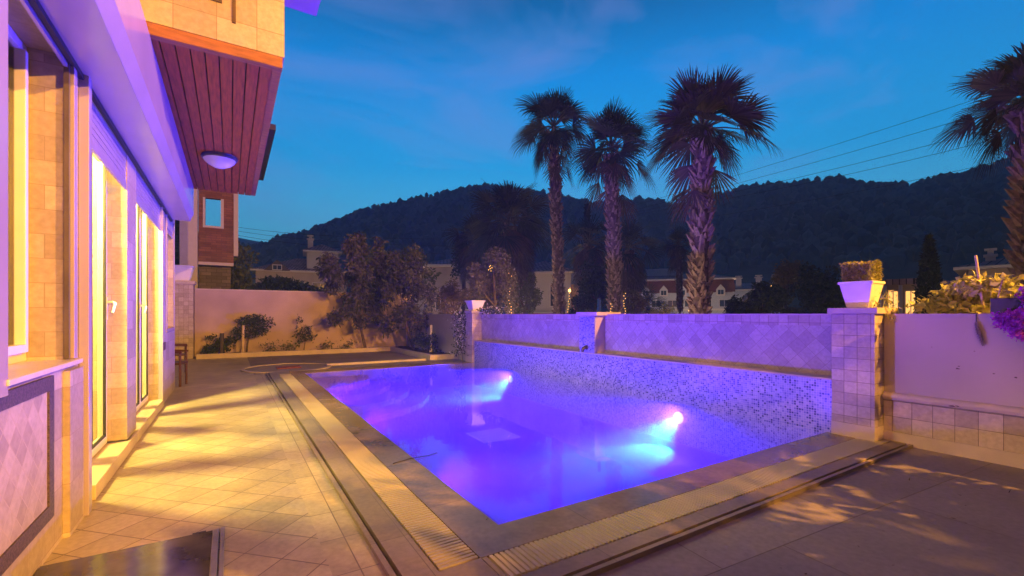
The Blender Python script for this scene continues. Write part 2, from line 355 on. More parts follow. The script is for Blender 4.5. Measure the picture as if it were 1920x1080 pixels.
# water: transparent body with a mirror-like skin and faint scattering
o_ = M_('pool_water')
gN = o_.n('ShaderNodeNewGeometry'); sx = o_.n('ShaderNodeSeparateXYZ'); o_.l(gN.outputs['True Normal'], sx.inputs[0])
ab = o_.n('ShaderNodeMath', operation='ABSOLUTE'); o_.l(sx.outputs['Z'], ab.inputs[0])
ps = o_.n('ShaderNodeSeparateXYZ'); o_.l(gN.outputs['Position'], ps.inputs[0])
gt = o_.n('ShaderNodeMath', operation='GREATER_THAN'); gt.inputs[1].default_value = -0.02; o_.l(ps.outputs['Z'], gt.inputs[0])
gt2 = o_.n('ShaderNodeMath', operation='MULTIPLY'); o_.l(gt.outputs[0], gt2.inputs[0]); o_.l(ab.outputs[0], gt2.inputs[1])
tr = o_.n('ShaderNodeBsdfTransparent'); tr.inputs[0].default_value = (0.98,0.98,1,1)
gl = o_.n('ShaderNodeBsdfGlossy'); gl.inputs['Roughness'].default_value = 0.03; gl.inputs[0].default_value = (1,1,1,1)
fr = o_.n('ShaderNodeLayerWeight'); fr.inputs[0].default_value = 0.25
nw = o_.n('ShaderNodeTexNoise'); nw.inputs['Scale'].default_value = 2.2; nw.inputs['Detail'].default_value = 3
tcw = o_.n('ShaderNodeTexCoord'); o_.l(tcw.outputs['Object'], nw.inputs['Vector'])
bw_ = o_.n('ShaderNodeBump'); bw_.inputs['Strength'].default_value = 0.25; bw_.inputs['Distance'].default_value = 0.006
o_.l(nw.outputs['Fac'], bw_.inputs['Height']); o_.l(bw_.outputs[0], gl.inputs['Normal']); o_.l(bw_.outputs[0], fr.inputs['Normal'])
m1 = o_.n('ShaderNodeMath', operation='MULTIPLY'); o_.l(fr.outputs['Fresnel'], m1.inputs[0]); o_.l(gt2.outputs[0], m1.inputs[1])
ms_ = o_.n('ShaderNodeMixShader'); iv_ = o_.n('ShaderNodeMath', operation='SUBTRACT'); iv_.inputs[0].default_value = 1; o_.l(gN.outputs['Backfacing'], iv_.inputs[1])
m2 = o_.n('ShaderNodeMath', operation='MULTIPLY'); o_.l(m1.outputs[0], m2.inputs[0]); o_.l(iv_.outputs[0], m2.inputs[1]); o_.l(m2.outputs[0], ms_.inputs[0]); o_.l(tr.outputs[0], ms_.inputs[1]); o_.l(gl.outputs[0], ms_.inputs[2])
o_.l(ms_.outputs[0], o_.out.inputs[0])
vs_ = o_.n('ShaderNodeVolumePrincipled'); vs_.inputs['Color'].default_value = (0.40,0.22,1.0,1); vs_.inputs['Density'].default_value = 0.34
vs_.inputs['Anisotropy'].default_value = 0.2
o_.l(vs_.outputs[0], o_.out.inputs['Volume'])
g = MB(); e_ = 0.023; g.box(x0+.0205, x1-.002, y0+.0205, y1-.0205, BZ+.003, -0.008)
o = struct(g, 'pool_water', o_.m)

def light(name, kind, loc, power, color, parent=None, radius=0.05, **kw):
    d = bpy.data.lights.new(name, kind); d.energy = power; d.color = color
    if kind != 'AREA': d.shadow_soft_size = radius
    for k, v in kw.items(): setattr(d, k, v)
    ob = bpy.data.objects.new(name, d); col.objects.link(ob)
    if parent is not None: ob.parent = parent; ob.location = Vector(loc)-WLOC[parent.name]
    else: ob.location = loc
    return ob
for (yy, lab) in ((4.53, 'glowing underwater pool light nearest the camera, below the mosaic wall'), (9.40, 'far underwater pool light, by the distant end of the mosaic wall')):
    t = thing('pool_light', lab, 'pool light', (x1, yy, -0.22), 'underwater pool lights')
    m = MB(); 
    ring = [(x1-.001, 0), (0, 0)]
    vs = []; fs = []; n = 24
    for xx, rr in ((x1-.001, .12), (x1-.03, .12), (x1-.04, .095)):
        for k in range(n): q = 2*math.pi*k/n; vs.append((xx, yy+rr*math.cos(q), -0.22+rr*math.sin(q)))
    for i in range(2):
        for k in range(n): fs.append((i*n+k, i*n+(k+1) % n, (i+1)*n+(k+1) % n, (i+1)*n+k))
    m.add(vs, fs); build(m, 'bezel', M_dark, t, smooth=True)
    l_ = MB(); l_.add([(x1-.042, yy, -0.22)]+[(x1-.040, yy+.09*math.cos(2*math.pi*k/n), -0.22+.09*math.sin(2*math.pi*k/n)) for k in range(n)], [(0, k+1, (k+1) % n+1) for k in range(n)])
    build(l_, 'lens', emit('lamp_lens', (0.25,0.9,1.0), 1.2), t)
    v_ = light('violet_lamp', 'SPOT', (x1-0.06, yy, -0.24), POOL_W, BLUE, t, radius=0.015, spot_size=R(150), spot_blend=0.7)
    v_.rotation_euler = Vector((-1, 0, 0.35)).to_track_quat('-Z', 'Y').to_euler()
    s_ = light('cyan_lamp', 'SPOT', (x1-0.05, yy, -0.22), 2300, (0.0,1.0,0.35), t, radius=0.012, spot_size=R(62), spot_blend=0.8)
    s_.rotation_euler = Vector((-1, 0.0, -0.56)).to_track_quat('-Z', 'Y').to_euler()
# added unseen lights on the camera-side long wall, spreading violet over pool and mosaic
for (yy, lab) in ((3.9, 'added unseen underwater light on the camera-side wall of the pool, near corner'), (6.6, 'added unseen underwater light on the camera-side wall of the pool, middle'), (9.2, 'added unseen underwater light on the camera-side wall of the pool, by the steps')):
    t = thing('pool_light', lab, 'pool light', (x0, yy, -0.3), 'underwater pool lights')
    m = MB(); m.prism([(yy+.11*math.cos(q*math.pi/8), -0.30+.11*math.sin(q*math.pi/8)) for q in range(16)], 'X', x0+.02, x0+.045); build(m, 'bezel', M_pvc, t)
    l_ = MB(); l_.prism([(yy+.08*math.cos(q*math.pi/8), -0.30+.08*math.sin(q*math.pi/8)) for q in range(16)], 'X', x0+.0455, x0+.048); build(l_, 'lens', MATS['lamp_lens'], t)
    v_ = light('violet_lamp', 'SPOT', (x0+.09, yy, -0.30), HIDDEN_W, VIOLET, t, radius=0.06, spot_size=R(100), spot_blend=0.8)
    v_.rotation_euler = Vector((1, 0, 0.46)).to_track_quat('-Z', 'Y').to_euler()

# ------------------------------------------------------------------ pool side wall with mosaic
M_wallcap = plain('wall_cap', (0.46,0.40,0.33), 0.6, var=0.12, vscale=5)
M_diamw = tiles('diamond_wall', [(0,(0.33,0.29,0.25,1)),(0.5,(0.38,0.34,0.30,1)),(1,(0.43,0.39,0.34,1))], (0.20,0.16,0.14,1), 0.15, 0.15, 'YZX', rot=45, ms=0.002, rough=0.6, stain=0.18, bump=0.15)
WX = 6.10
M_sqt = tiles('square_wall_tile', [(0,(0.34,0.29,0.24,1)),(0.5,(0.42,0.36,0.30,1)),(1,(0.50,0.44,0.37,1))], (0.15,0.11,0.09,1), 0.125, 0.128, 'YZX', ms=0.0025, rough=0.6, stain=0.15, bump=0.6, loc=(0.045,0.03,0))
t = thing('pool_wall', 'low garden wall along the pool with blue mosaic band and diamond tiles above', 'wall', (5.95, 7, 0))
g = MB(); g.box(x1, WX+.25, 2.50, 11.46, -1.3, -0.0); g.box(x1+.02, WX+.25, 2.50, 11.46, 0.0, 0.60); build(g, 'mosaic_core', M_wallstone, t)
g = MB(); g.box(x1-.002, x1+.02, 2.47, 11.40, BZ, 0.60); build(g, 'mosaic_band', M_mos, t)
g = MB(); g.box(x1-.012, WX, 2.47, 11.40, 0.60, 0.622); build(g, 'ledge', M_wallcap, t, bevel=0.004)
g = MB(); g.box(WX, WX+.22, 2.50, 11.46, 0.60, 1.345); build(g, 'upper_wall', M_diamw, t)
g = MB(); g.box(WX-.004, WX-.0005, 2.50, 6.43, 1.215, 1.344); g.box(WX-.004, WX-.0005, 6.88, 11.46, 1.215, 1.344); build(g, 'top_row_tiles', M_sqt, t)
g = MB(); g.box(WX-.012, WX+.24, 2.50, 11.46, 1.345, 1.362); build(g, 'coping', M_wallcap, t)
# middle pillar with spout
g = MB(); g.box(x1+.01, WX+.3, 6.44, 6.87, 0.623, 1.33); build(g, 'pillar', M_wallstone, t)
g = MB(); g.box(x1-.006, x1+.0095, 6.46, 6.87, 0.40, 1.31); build(g, 'pillar_mosaic', M_mos, t)
g = MB(); g.box(x1-.03, WX+.34, 6.36, 6.95, 1.33, 1.40); build(g, 'pillar_cap', M_wallcap, t, bevel=0.006)
sp = MB(); sp.tube([(x1, 6.66, 0.72), (x1-.05, 6.66, 0.725), (x1-.10, 6.66, 0.70), (x1-.115, 6.66, 0.66)], [0.025,0.03,0.032,0.028], 10)
sp.lathe([(0.0,-.005),(.05,0),(.05,.012),(0,.016)], (x1-.0, 6.66, .0), 12); 
sp2 = MB(); sp2.tube([(x1-.006, 6.66, 0.72), (x1-.05, 6.66, 0.725), (x1-.10, 6.66, 0.70), (x1-.12, 6.66, 0.64)], [0.045,0.03,0.032,0.026], 10)
build(sp2, 'spout', plain('bronze', (0.12,0.10,0.08), 0.35, metal=0.8), t, smooth=True)
p = MB(); p.tube([(WX-.02, 6.58, 1.40), (WX-.02, 6.58, 1.66)], 0.03, 14); o = build(p, 'steel_pipe', M_metal, smooth=True, origin=(WX-.02,6.58,1.40))
tag(o, 'short shiny steel post standing on the cap of the mosaic pillar', 'post')

M_sqx = tiles('square_wall_tile_side', [(0,(0.34,0.29,0.24,1)),(1,(0.48,0.42,0.35,1))], (0.15,0.11,0.09,1), 0.125, 0.128, 'XZY', ms=0.0025, rough=0.6, stain=0.15, bump=0.6, loc=(0.03,0.03,0))
def pillar(name, label, xa, xb, ya, yb, h):
    t = thing(name, label, 'pillar', ((xa+xb)/2, (ya+yb)/2, 0), 'tiled pillars of the pool wall')
    g = MB(); g.box(xa+.012, xb, ya+.012, yb, -0.03, h); build(g, 'shaft', M_wallstone, t)
    g = MB(); g.box(xa, xa+.0115, ya+.012, yb, 0.15, h-.002); build(g, 'front_tiles', M_sqt, t)
    g = MB(); g.box(xa, xb, ya, ya+.0115, 0.15, h-.002); build(g, 'side_tiles', M_sqx, t)
    g = MB(); g.box(xa-.008, xb, ya-.006, yb, -0.03, 0.148); build(g, 'plinth', M_wallcap, t, bevel=.003)
    g = MB(); g.box(xa-.035, xb+.05, ya-.035, yb+.03, h, h+.065); build(g, 'cap', M_wallcap, t, bevel=0.006)
pillar('tiled_pillar', 'near pillar of square stone tiles at the end of the mosaic wall, carrying a white pot', 5.82, 6.30, 2.06, 2.468, 1.36)
pillar('tiled_pillar', 'far tiled pillar at the pool corner with white flowers climbing up it', 5.80, 6.30, 11.47, 11.88, 1.40)

# ------------------------------------------------------------------ right garden wall
t = thing('garden_wall', 'plastered right garden wall with stone moulding and a tiled base', 'wall', (6.15, 0, 0))
g = MB(); g.box(6.05, 6.25, -6, 2.055, -0.3, 1.345); build(g, 'plaster_face', M_plaster, t)
g = MB(); g.box(6.045, 6.27, -6, 2.055, 1.345, 1.36); build(g, 'coping', M_wallcap, t)
g = MB(); g.prism([(6.05,.43),(6.015,.44),(6.005,.47),(6.015,.495),(6.03,.51),(6.05,.515)], 'Y', -6, 2.055); build(g, 'moulding', M_wallcap, t)
M_bigt = tiles('base_wall_tile', [(0,(0.34,0.29,0.22,1)),(0.5,(0.42,0.36,0.28,1)),(1,(0.50,0.44,0.35,1))], (0.13,0.10,0.08,1), 0.165, 0.165, 'YZX', ms=0.0025, rough=0.6, stain=0.15, bump=0.6, loc=(0,0.07,0), offset=0.0)
g = MB(); g.box(6.035, 6.0495, -6, 2.055, 0.10, 0.43); build(g, 'base_tiles', M_bigt, t)
g = MB(); g.box(6.025, 6.0495, -6, 2.055, TZ, 0.098); build(g, 'skirting', M_wallcap, t)
chips = MB()
for (yy, zz, sz) in ((1.66,1.02,.012),(1.47,.82,.022),(1.46,.845,.014),(1.35,1.0,.010),(1.22,.80,.012),(1.08,.78,.022),(1.50,.455,.030),(1.46,.46,.018)):
    k = 7; a0 = random.random()*6
    vs = [(6.0475, yy+sz*random.uniform(.35,1)*math.cos(a0+i*2*math.pi/k), zz+sz*.45*random.uniform(.35,1)*math.sin(a0+i*2*math.pi/k)) for i in range(k)]
    if zz < .5: vs = [(6.004, b, c_) for a, b, c_ in vs]
    chips.add(vs, [tuple(range(k))])
build(chips, 'paint_chips', plain('chipped_plaster', (0.10,0.07,0.06), 0.9), t)

# ------------------------------------------------------------------ back wall, bed, curbs
t = thing('back_wall', 'tall plastered wall closing the far end of the garden', 'wall', (2.5, 18, 0))
g = MB(); g.box(-1.4, 6.3, 17.9, 18.1, -0.3, 2.16); build(g, 'plaster_face', plain('back_plaster', (0.40,0.31,0.27), 0.8, var=0.22, vscale=0.9, bump=0.25, detail=8), t)
g = MB(); g.box(-1.4, 6.35, 17.87, 18.13, 2.16, 2.20); build(g, 'coping', M_wallcap, t)
t = thing('side_wall', 'low plastered wall behind the pool corner, beside the planting bed', 'wall', (6.2, 15, 0))
g = MB(); g.box(6.10, 6.30, 11.885, 17.895, -0.3, 1.34); build(g, 'plaster_face', M_plaster, t)
g = MB(); g.box(6.08, 6.32, 11.885, 17.865, 1.34, 1.37); build(g, 'coping', M_wallcap, t)
t = thing('stone_pillar', 'tiled pillar at the left end of the tall back wall', 'pillar', (-1.2, 17.6, 0))
g = MB(); g.box(-1.75, -0.98, 17.3, 17.86, -.03, 2.30); build(g, 'shaft', M_sqx, t)
g = MB(); g.box(-1.80, -0.93, 17.25, 17.865, 2.30, 2.40); build(g, 'cap', M_wallcap, t, bevel=.01)
p = thing('flower_pot', 'white square pot on the pillar at the left end of the back wall', 'pot', (-1.3, 17.55, 2.40), 'white pots on the pillars')
g = MB(); g.frustum((-1.3,17.55,2.40), .42, .60, .42); build(g, 'body', M_potw, p, bevel=.01)
g = MB(); g.obox((-1.3,17.55,2.85), (.64,.64,.06)); build(g, 'rim', M_potw, p, bevel=.01)
g = MB(); g.box(-0.9, 5.30, 17.05, 17.20, TZ-.2, .12); g.box(5.15, 5.30, 13.0, 17.05, TZ-.2, .12); g.box(5.30, 6.08, 13.0, 13.15, TZ-.2, .12)
o = build(g, 'bed_curb', M_wallcap, bevel=.01); tag(o, 'stone curb edging the planting bed at the far wall', 'curb')
g = MB(); g.box(2.2, 5.0, 12.95, 13.08, TZ, .03); o = build(g, 'low_step', M_wallcap, bevel=.006); tag(o, 'low stone step strip between the pool and the planting bed', 'step')
g = MB()
def bedpatch(xa, xb, ya, yb, nx, ny):
    idx = {}
    for i in range(nx+1):
        for j in range(ny+1):
            idx[i,j] = len(g.v); g.v.append((xa+(xb-xa)*i/nx, ya+(yb-ya)*j/ny, .03+random.uniform(0,.07)))
    for i in range(nx):
        for j in range(ny): g.f.append((idx[i,j], idx[i+1,j], idx[i+1,j+1], idx[i,j+1]))
bedpatch(-0.9, 6.09, 17.2, 17.9, 60, 8); bedpatch(5.30, 6.09, 13.15, 17.2, 8, 40)
struct(g, 'soil_bed', M_soil)
# round manhole
t = thing('manhole', 'round stone inspection cover with a red-brown square plate, past the pool end', 'manhole', (1.26, 13.0, TZ))
g = MB(); g.lathe([(1.05,0),(1.05,.025),(.97,.03),(.97,.0)], (1.26,13.0,TZ), 48); build(g, 'rim', M_wallcap, t)
g = MB(); g.lathe([(.968,0),(.968,.012),(.0,.012)], (1.26,13.0,TZ), 48); build(g, 'disc', M_cope, t)
g = MB(); g.box(1.0, 1.55, 12.75, 13.25, TZ+.013, TZ+.035); build(g, 'plate', plain('red_plate', (0.22,0.05,0.03), 0.6), t, bevel=.004)
# polished hatch by the camera
t = thing('floor_hatch', 'dark polished stone slab with metal edge strips in front of the window', 'floor slab', (-.5, 2.9, TZ))
g = MB(); g.box(-0.87, -0.095, 1.6, 3.42, TZ, TZ+.022)
build(g, 'slab', plain('polished_stone', (0.075,0.07,0.065), 0.12, var=0.5, vscale=5, bump=0.03, spec=0.6), t)
g = MB(); g.box(-.093, -.060, 1.6, 3.42, TZ, TZ+.026); g.box(-.052, -.030, 1.6, 3.43, TZ, TZ+.026); build(g, 'edge_strip', plain('strip_metal', (0.32,0.30,0.27), 0.35, metal=0.6), t, bevel=.003)
g = MB(); g.box(-.20, -.13, 3.425, 3.445, TZ, TZ+.02); build(g, 'latch', M_dark, t)

# ------------------------------------------------------------------ house
XF = -0.88
H = thing('villa', 'beige tiled villa with roller shutters and glass doors along the left of the pool', 'house', (-1, 6, 0))
wallm = MB()
IX = -1.32                      # inner face
def wy(ya, yb, za, zb, xo=XF): wallm.box(IX, xo, ya, yb, za, zb)
wy(-4, 2.93, -.03, 6.2); 
wy(2.93, 4.0, -.03, 1.03, XF-.0)
wy(2.93, 4.0, 3.02, 6.2); wy(4.0, 4.50, -.03, 6.2)
wy(4.50, 8.55, 2.98, 6.2)
wy(5.90, 6.42, .10, 2.98)
wy(8.55, 9.15, -.03, 6.2); wy(9.15, 10.2, -.03, 1.12); wy(9.15, 10.2, 2.80, 6.2); wy(10.2, 10.5, -.03, 6.2)
build(wallm, 'wall', M_fac, H)
for (y_, xa, xb, z0_, z1_) in ((4.0, -1.10, XF, 1.06, 3.0), (5.90, -1.05, XF, .102, 2.975), (8.55, -1.05, XF, .102, 2.975), (10.2, -1.1, XF, 1.14, 2.79)):
    g = MB(); g.box(xa, xb+.0, y_-.004, y_-.0, z0_, z1_); build(g, 'reveal_tiles', M_jamb, H)
g = MB(); g.box(-6, IX-.002, -4, 10.5, 2.985, 6.2); g.box(-6, -5.8, -4, 10.5, -.03, 2.984); g.box(-5.8, IX-.002, 10.3, 10.5, -.03, 2.984); g.box(-5.8, IX-.002, -4, -3.8, -.03, 2.984)
g.box(-5.8, IX-.002, 4.25, 4.40, .09, 2.984)
build(g, 'inner_walls', plain('cream_paint', (0.42,0.36,0.22), 0.8, var=0.05, bump=0.05), H)
g = MB(); g.box(-5.8, -1.0, -3.8, 4.25, -.03, .088); g.box(-5.8, IX, 4.25, 10.3, -.03, .088); build(g, 'inner_floor', plain('inner_floor', (0.5,0.42,0.3), 0.3, var=0.1), H)
# threshold step in front of the doors
M_thr = plain('threshold_marble', (0.46,0.39,0.28), 0.4, var=0.2, vscale=4, stretch=(2,0.5,1))
g = MB(); g.box(IX+.002, XF+.03, 4.50, 5.898, -.03, .085); g.box(IX+.002, XF+.03, 6.422, 8.548, -.03, .085); g.box(XF+.002, XF+.03, 5.898, 6.422, -.03, .085); build(g, 'threshold', M_thr, H, bevel=.006)
# panel under window with granite frame
g = MB(); g.box(XF+.001, XF+.016, 1.0, 3.62, .92, 1.00); g.box(XF+.001, XF+.016, 3.54, 3.62, .27, .92); g.box(XF+.001, XF+.016, 1.0, 3.54, .19, .27)
g.box(XF+.001, XF+.016, 1.0, 1.08, .27, .92); g.box(XF+.001, XF+.016, 3.54, 3.62, .19, .27); build(g, 'granite_border', M_granite, H)
g = MB(); g.box(XF+.001, XF+.006, 1.08, 3.54, .27, .92); build(g, 'diamond_panel', M_diam, H)
g = MB(); g.box(XF+.0005, XF+.035, 3.84, 4.14, -.03, 1.0); build(g, 'pilaster', M_fac, H)
# window sill
g = MB(); g.box(-1.12, XF+.05, 2.88, 4.06, 1.032, 1.062); build(g, 'window_sill', plain('sill_marble', (0.62,0.58,0.52), 0.3, var=0.08), H, bevel=.004)
def frame_yz(par, x, ya, yb, za, zb, w=.07, d=.06, name='frame', mat=M_pvc):
    g = MB(); g.box(x-d, x, ya, ya+w, za, zb); g.box(x-d, x, yb-w, yb, za, zb); g.box(x-d, x, ya+w, yb-w, za, za+w); g.box(x-d, x, ya+w, yb-w, zb-w, zb)
    return build(g, name, mat, par, bevel=.005)
M_gl = glass('door_glass', (0.93,0.93,0.86), 0.10)
M_glw = glass('window_glass', (0.55,0.55,0.52), 0.30)
def pane_yz(par, x, ya, yb, za, zb, mat, name='pane'):
    g = MB(); g.box(x-.008, x, ya, yb, za, zb); return build(g, name, mat, par)
# window 1 (PVC, deep in the reveal)
f = frame_yz(H, -1.08, 2.93, 4.0, 1.062, 3.02, .06, .06, 'window'); pane_yz(f, -1.10, 2.99, 3.50, 1.12, 2.96, M_glw); pane_yz(f, -1.105, 3.56, 3.94, 1.12, 2.96, M_glw)
g = MB(); g.box(-1.13, -1.06, 3.48, 3.57, 1.12, 2.96); build(g, 'mullion', M_pvc, f, bevel=.004)
g = MB(); g.box(-1.11, -1.055, 3.57, 3.61, 1.12, 2.96); g.box(-1.11, -1.055, 3.90, 3.94, 1.12, 2.96); g.box(-1.11, -1.055, 3.61, 3.90, 1.12, 1.17); build(g, 'sash', M_pvc, f, bevel=.004)
g = MB(); g.box(-1.32, -1.29, 2.95, 3.50, 1.06, 3.0); build(g, 'curtain', plain('dark_curtain', (0.18,0.15,0.13), 0.8), H)
# shutter guides
g = MB(); g.box(XF+.001, XF+.04, 2.72, 2.90, .99, 3.0); build(g, 'shutter_guide', M_alu, H, bevel=.003)
g = MB(); g.box(XF-.022, XF+.004, 3.955, 3.985, 1.065, 3.0); build(g, 'shutter_guide', plain('guide_dark', (0.10,0.08,0.06), 0.4), H)
g = MB(); g.box(XF-.0, XF+.022, 3.99, 4.06, 1.065, 3.0); build(g, 'shutter_guide', M_alu, H, bevel=.003)
g = MB(); g.box(XF+.001, XF+.055, 4.18, 4.26, -.03, 3.0); build(g, 'shutter_guide', M_alu, H, bevel=.003)
g = MB(); g.box(XF-.03, XF+.025, 8.50, 8.545, -.03, 3.0); build(g, 'shutter_guide', M_alu, H, bevel=.003)
g = MB(); g.box(XF+.001, XF+.02, 9.08, 9.14, 1.1, 3.0); build(g, 'shutter_guide', M_alu, H, bevel=.003)
g = MB(); g.box(XF+.001, XF+.02, 10.21, 10.27, 1.1, 3.0); build(g, 'shutter_guide', M_alu, H, bevel=.003)
# drain pipe strip at the pilaster
# part-lowered shutter curtains (individual slats)
def curtain(ya, yb, zb, zt, x=XF-.005):
    g = MB(); z = zb; g.box(x-.016, x+.002, ya, yb, z, z+.06); z += .062
    while z < zt:
        g.prism([(x-.012,z),(x-.002,z+.004),(x,z+.025),(x-.002,z+.046),(x-.012,z+.05)], 'Y', ya, yb); z += .052
    build(g, 'shutter_curtain', M_alu, H)
curtain(4.27, 8.495, 2.60, 3.0)
curtain(2.93, 3.98, 2.93, 3.0); curtain(9.15, 10.2, 2.72, 3.0)
# shutter box
def boxprof(x_out, zb, zt): return [(XF+.001, zb), (x_out-.05, zb), (x_out, zb+.12), (x_out, zt), (XF+.001, zt)]
g = MB(); g.prism(boxprof(-.55, 2.99, 3.60), 'Y', 2.0, 9.75); b_ = build(g, 'shutter_box', M_alu, H, bevel=.004)
g = MB(); g.box(XF+.001, XF+.03, 2.0, 9.75, 2.955, 2.988); build(g, 'shutter_box_trim', M_dark, H)
# doors
def door(ya, yb, handle_y=None, lab=None):
    d = frame_yz(H, -1.03, ya, yb, .09, 2.9, .075, .06, 'glass_door')
    if lab: d['label'] = lab
    pane_yz(d, -1.055, ya+.075, yb-.075, .165, 2.825, M_gl)
    g = MB(); g.box(-1.045, -1.024, ya+.08, ya+.10, .17, 2.82); g.box(-1.045, -1.024, yb-.10, yb-.08, .17, 2.82); g.box(-1.045, -1.024, ya+.1, yb-.1, .17, .19); build(g, 'gasket', M_dark, d)
    if handle_y:
        h = MB(); h.box(-1.03, -1.018, handle_y-.017, handle_y+.017, 1.30, 1.52)
        h.tube([(-1.02, handle_y, 1.47), (-.975, handle_y, 1.475), (-.955, handle_y-.02, 1.46), (-.955, handle_y-.07, 1.42), (-.962, handle_y-.10, 1.37)], .011, 8)
        build(h, 'handle', M_pvc, d, smooth=False)
door(4.52, 5.20); door(5.21, 5.895, 5.84)
door(6.425, 7.10); door(7.11, 7.80, 7.75); door(7.81, 8.54)
f = frame_yz(H, -1.08, 9.15, 10.2, 1.125, 2.80, .06, .06, 'window'); pane_yz(f, -1.10, 9.21, 10.14, 1.19, 2.74, M_gl)
g = MB(); g.box(XF+.001, XF+.018, 9.12, 10.26, 1.06, 1.12); build(g, 'window_sill', M_alu, H)
g = MB(); g.box(XF+.001, XF+.01, 8.70, 9.0, .80, .92); build(g, 'vent_cover', plain('vent_brown', (0.10,0.05,0.04), 0.6), H)
# sheer curtains behind the doors
M_sheer = M_('sheer'); _t = M_sheer.n('ShaderNodeBsdfTransparent'); _d = M_sheer.n('ShaderNodeBsdfTranslucent'); _d.inputs[0].default_value = (0.9,0.88,0.7,1); _m = M_sheer.n('ShaderNodeMixShader'); _m.inputs[0].default_value = 0.45
M_sheer.l(_t.outputs[0], _m.inputs[1]); M_sheer.l(_d.outputs[0], _m.inputs[2]); M_sheer.l(_m.outputs[0], M_sheer.out.inputs[0])
def sheer(ya, yb):
    g = MB(); n = int((yb-ya)/.02); x_ = -1.22
    vs = []; 
    for k in range(n+1):
        q = ya+(yb-ya)*k/n; xx = x_+.025*math.sin(q*70)+.01*math.sin(q*31); vs += [(xx, q, .11), (xx, q, 2.9)]
    g.add(vs, [(2*k, 2*k+2, 2*k+3, 2*k+1) for k in range(n)]); build(g, 'curtain', M_sheer.m, H, smooth=True)
sheer(4.55, 5.88); sheer(6.5, 7.95); sheer(8.1, 8.5)
# interior lamps (real fixtures)
for (yy, lab) in ((5.3, 'warm ceiling globe inside the room behind the near glass doors'), (7.6, 'warm ceiling globe inside the room behind the far glass doors')):
    t = thing('room_lamp', lab, 'ceiling lamp', (-1.65, yy, 2.98), 'lamps inside the villa')
    g = MB(); g.lathe([(0.0,-.10),(.07,-.09),(.11,-.05),(.12,0)], (-1.65, yy, 2.98), 16); build(g, 'globe', emit('room_globe', (1,.80,.40), 10), t, smooth=True)
    light('room_bulb', 'POINT', (-1.65, yy, 2.84), ROOM_W, (1.0,0.72,0.19), t, radius=.14)
# bay over the terrace
t = H
g = MB(); g.box(XF+.001, .42, 4.62, 9.95, 3.70, 6.2); build(g, 'bay_wall', M_facx, H)
g = MB(); g.box(XF+.001, .405, 4.62, 4.70, 3.60, 3.695); g.box(.33, .405, 4.70, 9.95, 3.62, 3.695); build(g, 'bay_beam', M_wood2, H)
k = -.60; g = MB()
while k < .32:
    g.box(k, min(k+.094, .328), 4.701, 9.94, 3.612, 3.64); k += .104
build(g, 'soffit_boards', M_wood, H, bevel=.003)
g = MB(); g.box(-.87, .328, 4.701, 9.94, 3.655, 3.698); build(g, 'soffit_backing', M_dark, H)
g = MB(); g.box(-.55, -.06, 4.605, 4.618, 4.02, 6.1); build(g, 'granite_inlay', M_granite, H)
g = MB(); g.box(.015, .04, 4.605, 4.618, 3.88, 6.1); build(g, 'groove', plain('groove', (0.10,0.06,0.03), 0.7), H)
g = MB(); g.box(-6, 1.24, -4, 8.3, 6.42, 6.6); build(g, 'roof_eave', plain('eave_paint', (0.3,0.22,0.3), 0.6, var=.05), H)
# ceiling light under the bay
t = thing('soffit_lamp', 'unlit dome lamp on the wooden soffit under the bay', 'ceiling lamp', (-.13, 7.7, 3.61))
g = MB(); g.lathe([(.215,0),(.225,-.03),(.215,-.05),(.19,-.055)], (-.13,7.7,3.61), 28); build(g, 'base_ring', plain('lamp_ring', (0.04,0.035,0.04), 0.4), t, smooth=True)
g = MB(); g.lathe([(.20,-.05),(.185,-.085),(.13,-.13),(.06,-.165),(.0,-.175)], (-.13,7.7,3.61), 28); build(g, 'glass_shade', plain('opal_glass', (0.55,0.52,0.50), 0.2, var=.03, bump=0), t, smooth=True)

# chairs at the far end of the facade
M_chair = plain('chair_wood', (0.07,0.022,0.012), 0.4, var=0.3, vscale=8)
def chair(label, x, y, rz, hgt):
    t = thing('wooden_chair', label, 'chair', (x, y, TZ), 'chairs by the villa wall')
    m4 = Matrix.Translation((x, y, TZ)) @ Matrix.Rotation(rz, 4, 'Z')
    def P(a, b, c_): return m4 @ Vector((a, b, c_))
    for sx in (-1, 1):
        g = MB(); g.tube([P(sx*.20,-.20,0), P(sx*.20,-.20,.66)], .02, 6); build(g, 'leg', M_chair, t)
        g = MB(); g.tube([P(sx*.20,.20,0), P(sx*.20,.20,.45), P(sx*.20,.25,hgt)], .02, 6); build(g, 'leg', M_chair, t)
        g = MB(); g.tube([P(sx*.21,-.23,.66), P(sx*.21,.22,.68)], .022, 6); build(g, 'armrest', M_chair, t)
    g = MB(); g.obox(P(0,0,.44), (.46,.46,.04), rz); build(g, 'seat', M_chair, t, bevel=.008)
    g = MB(); g.tube([P(-.22,.25,hgt-.02), P(0,.27,hgt+.01), P(.22,.25,hgt-.02)], .026, 6); g.tube([P(-.2,.215,.60), P(.2,.215,.60)], .018, 6)
    for k in range(5): g.tube([P(-.14+.07*k,.215,.60), P(-.14+.07*k,.252,hgt-.01)], .011, 5)
    build(g, 'backrest', M_chair, t)
chair('red-brown wooden armchair nearest the camera beside the villa end wall', -.98, 10.95, R(80), .95)
chair('farther wooden armchair with a taller back, behind the first one', -1.10, 13.2, R(95), 1.05)

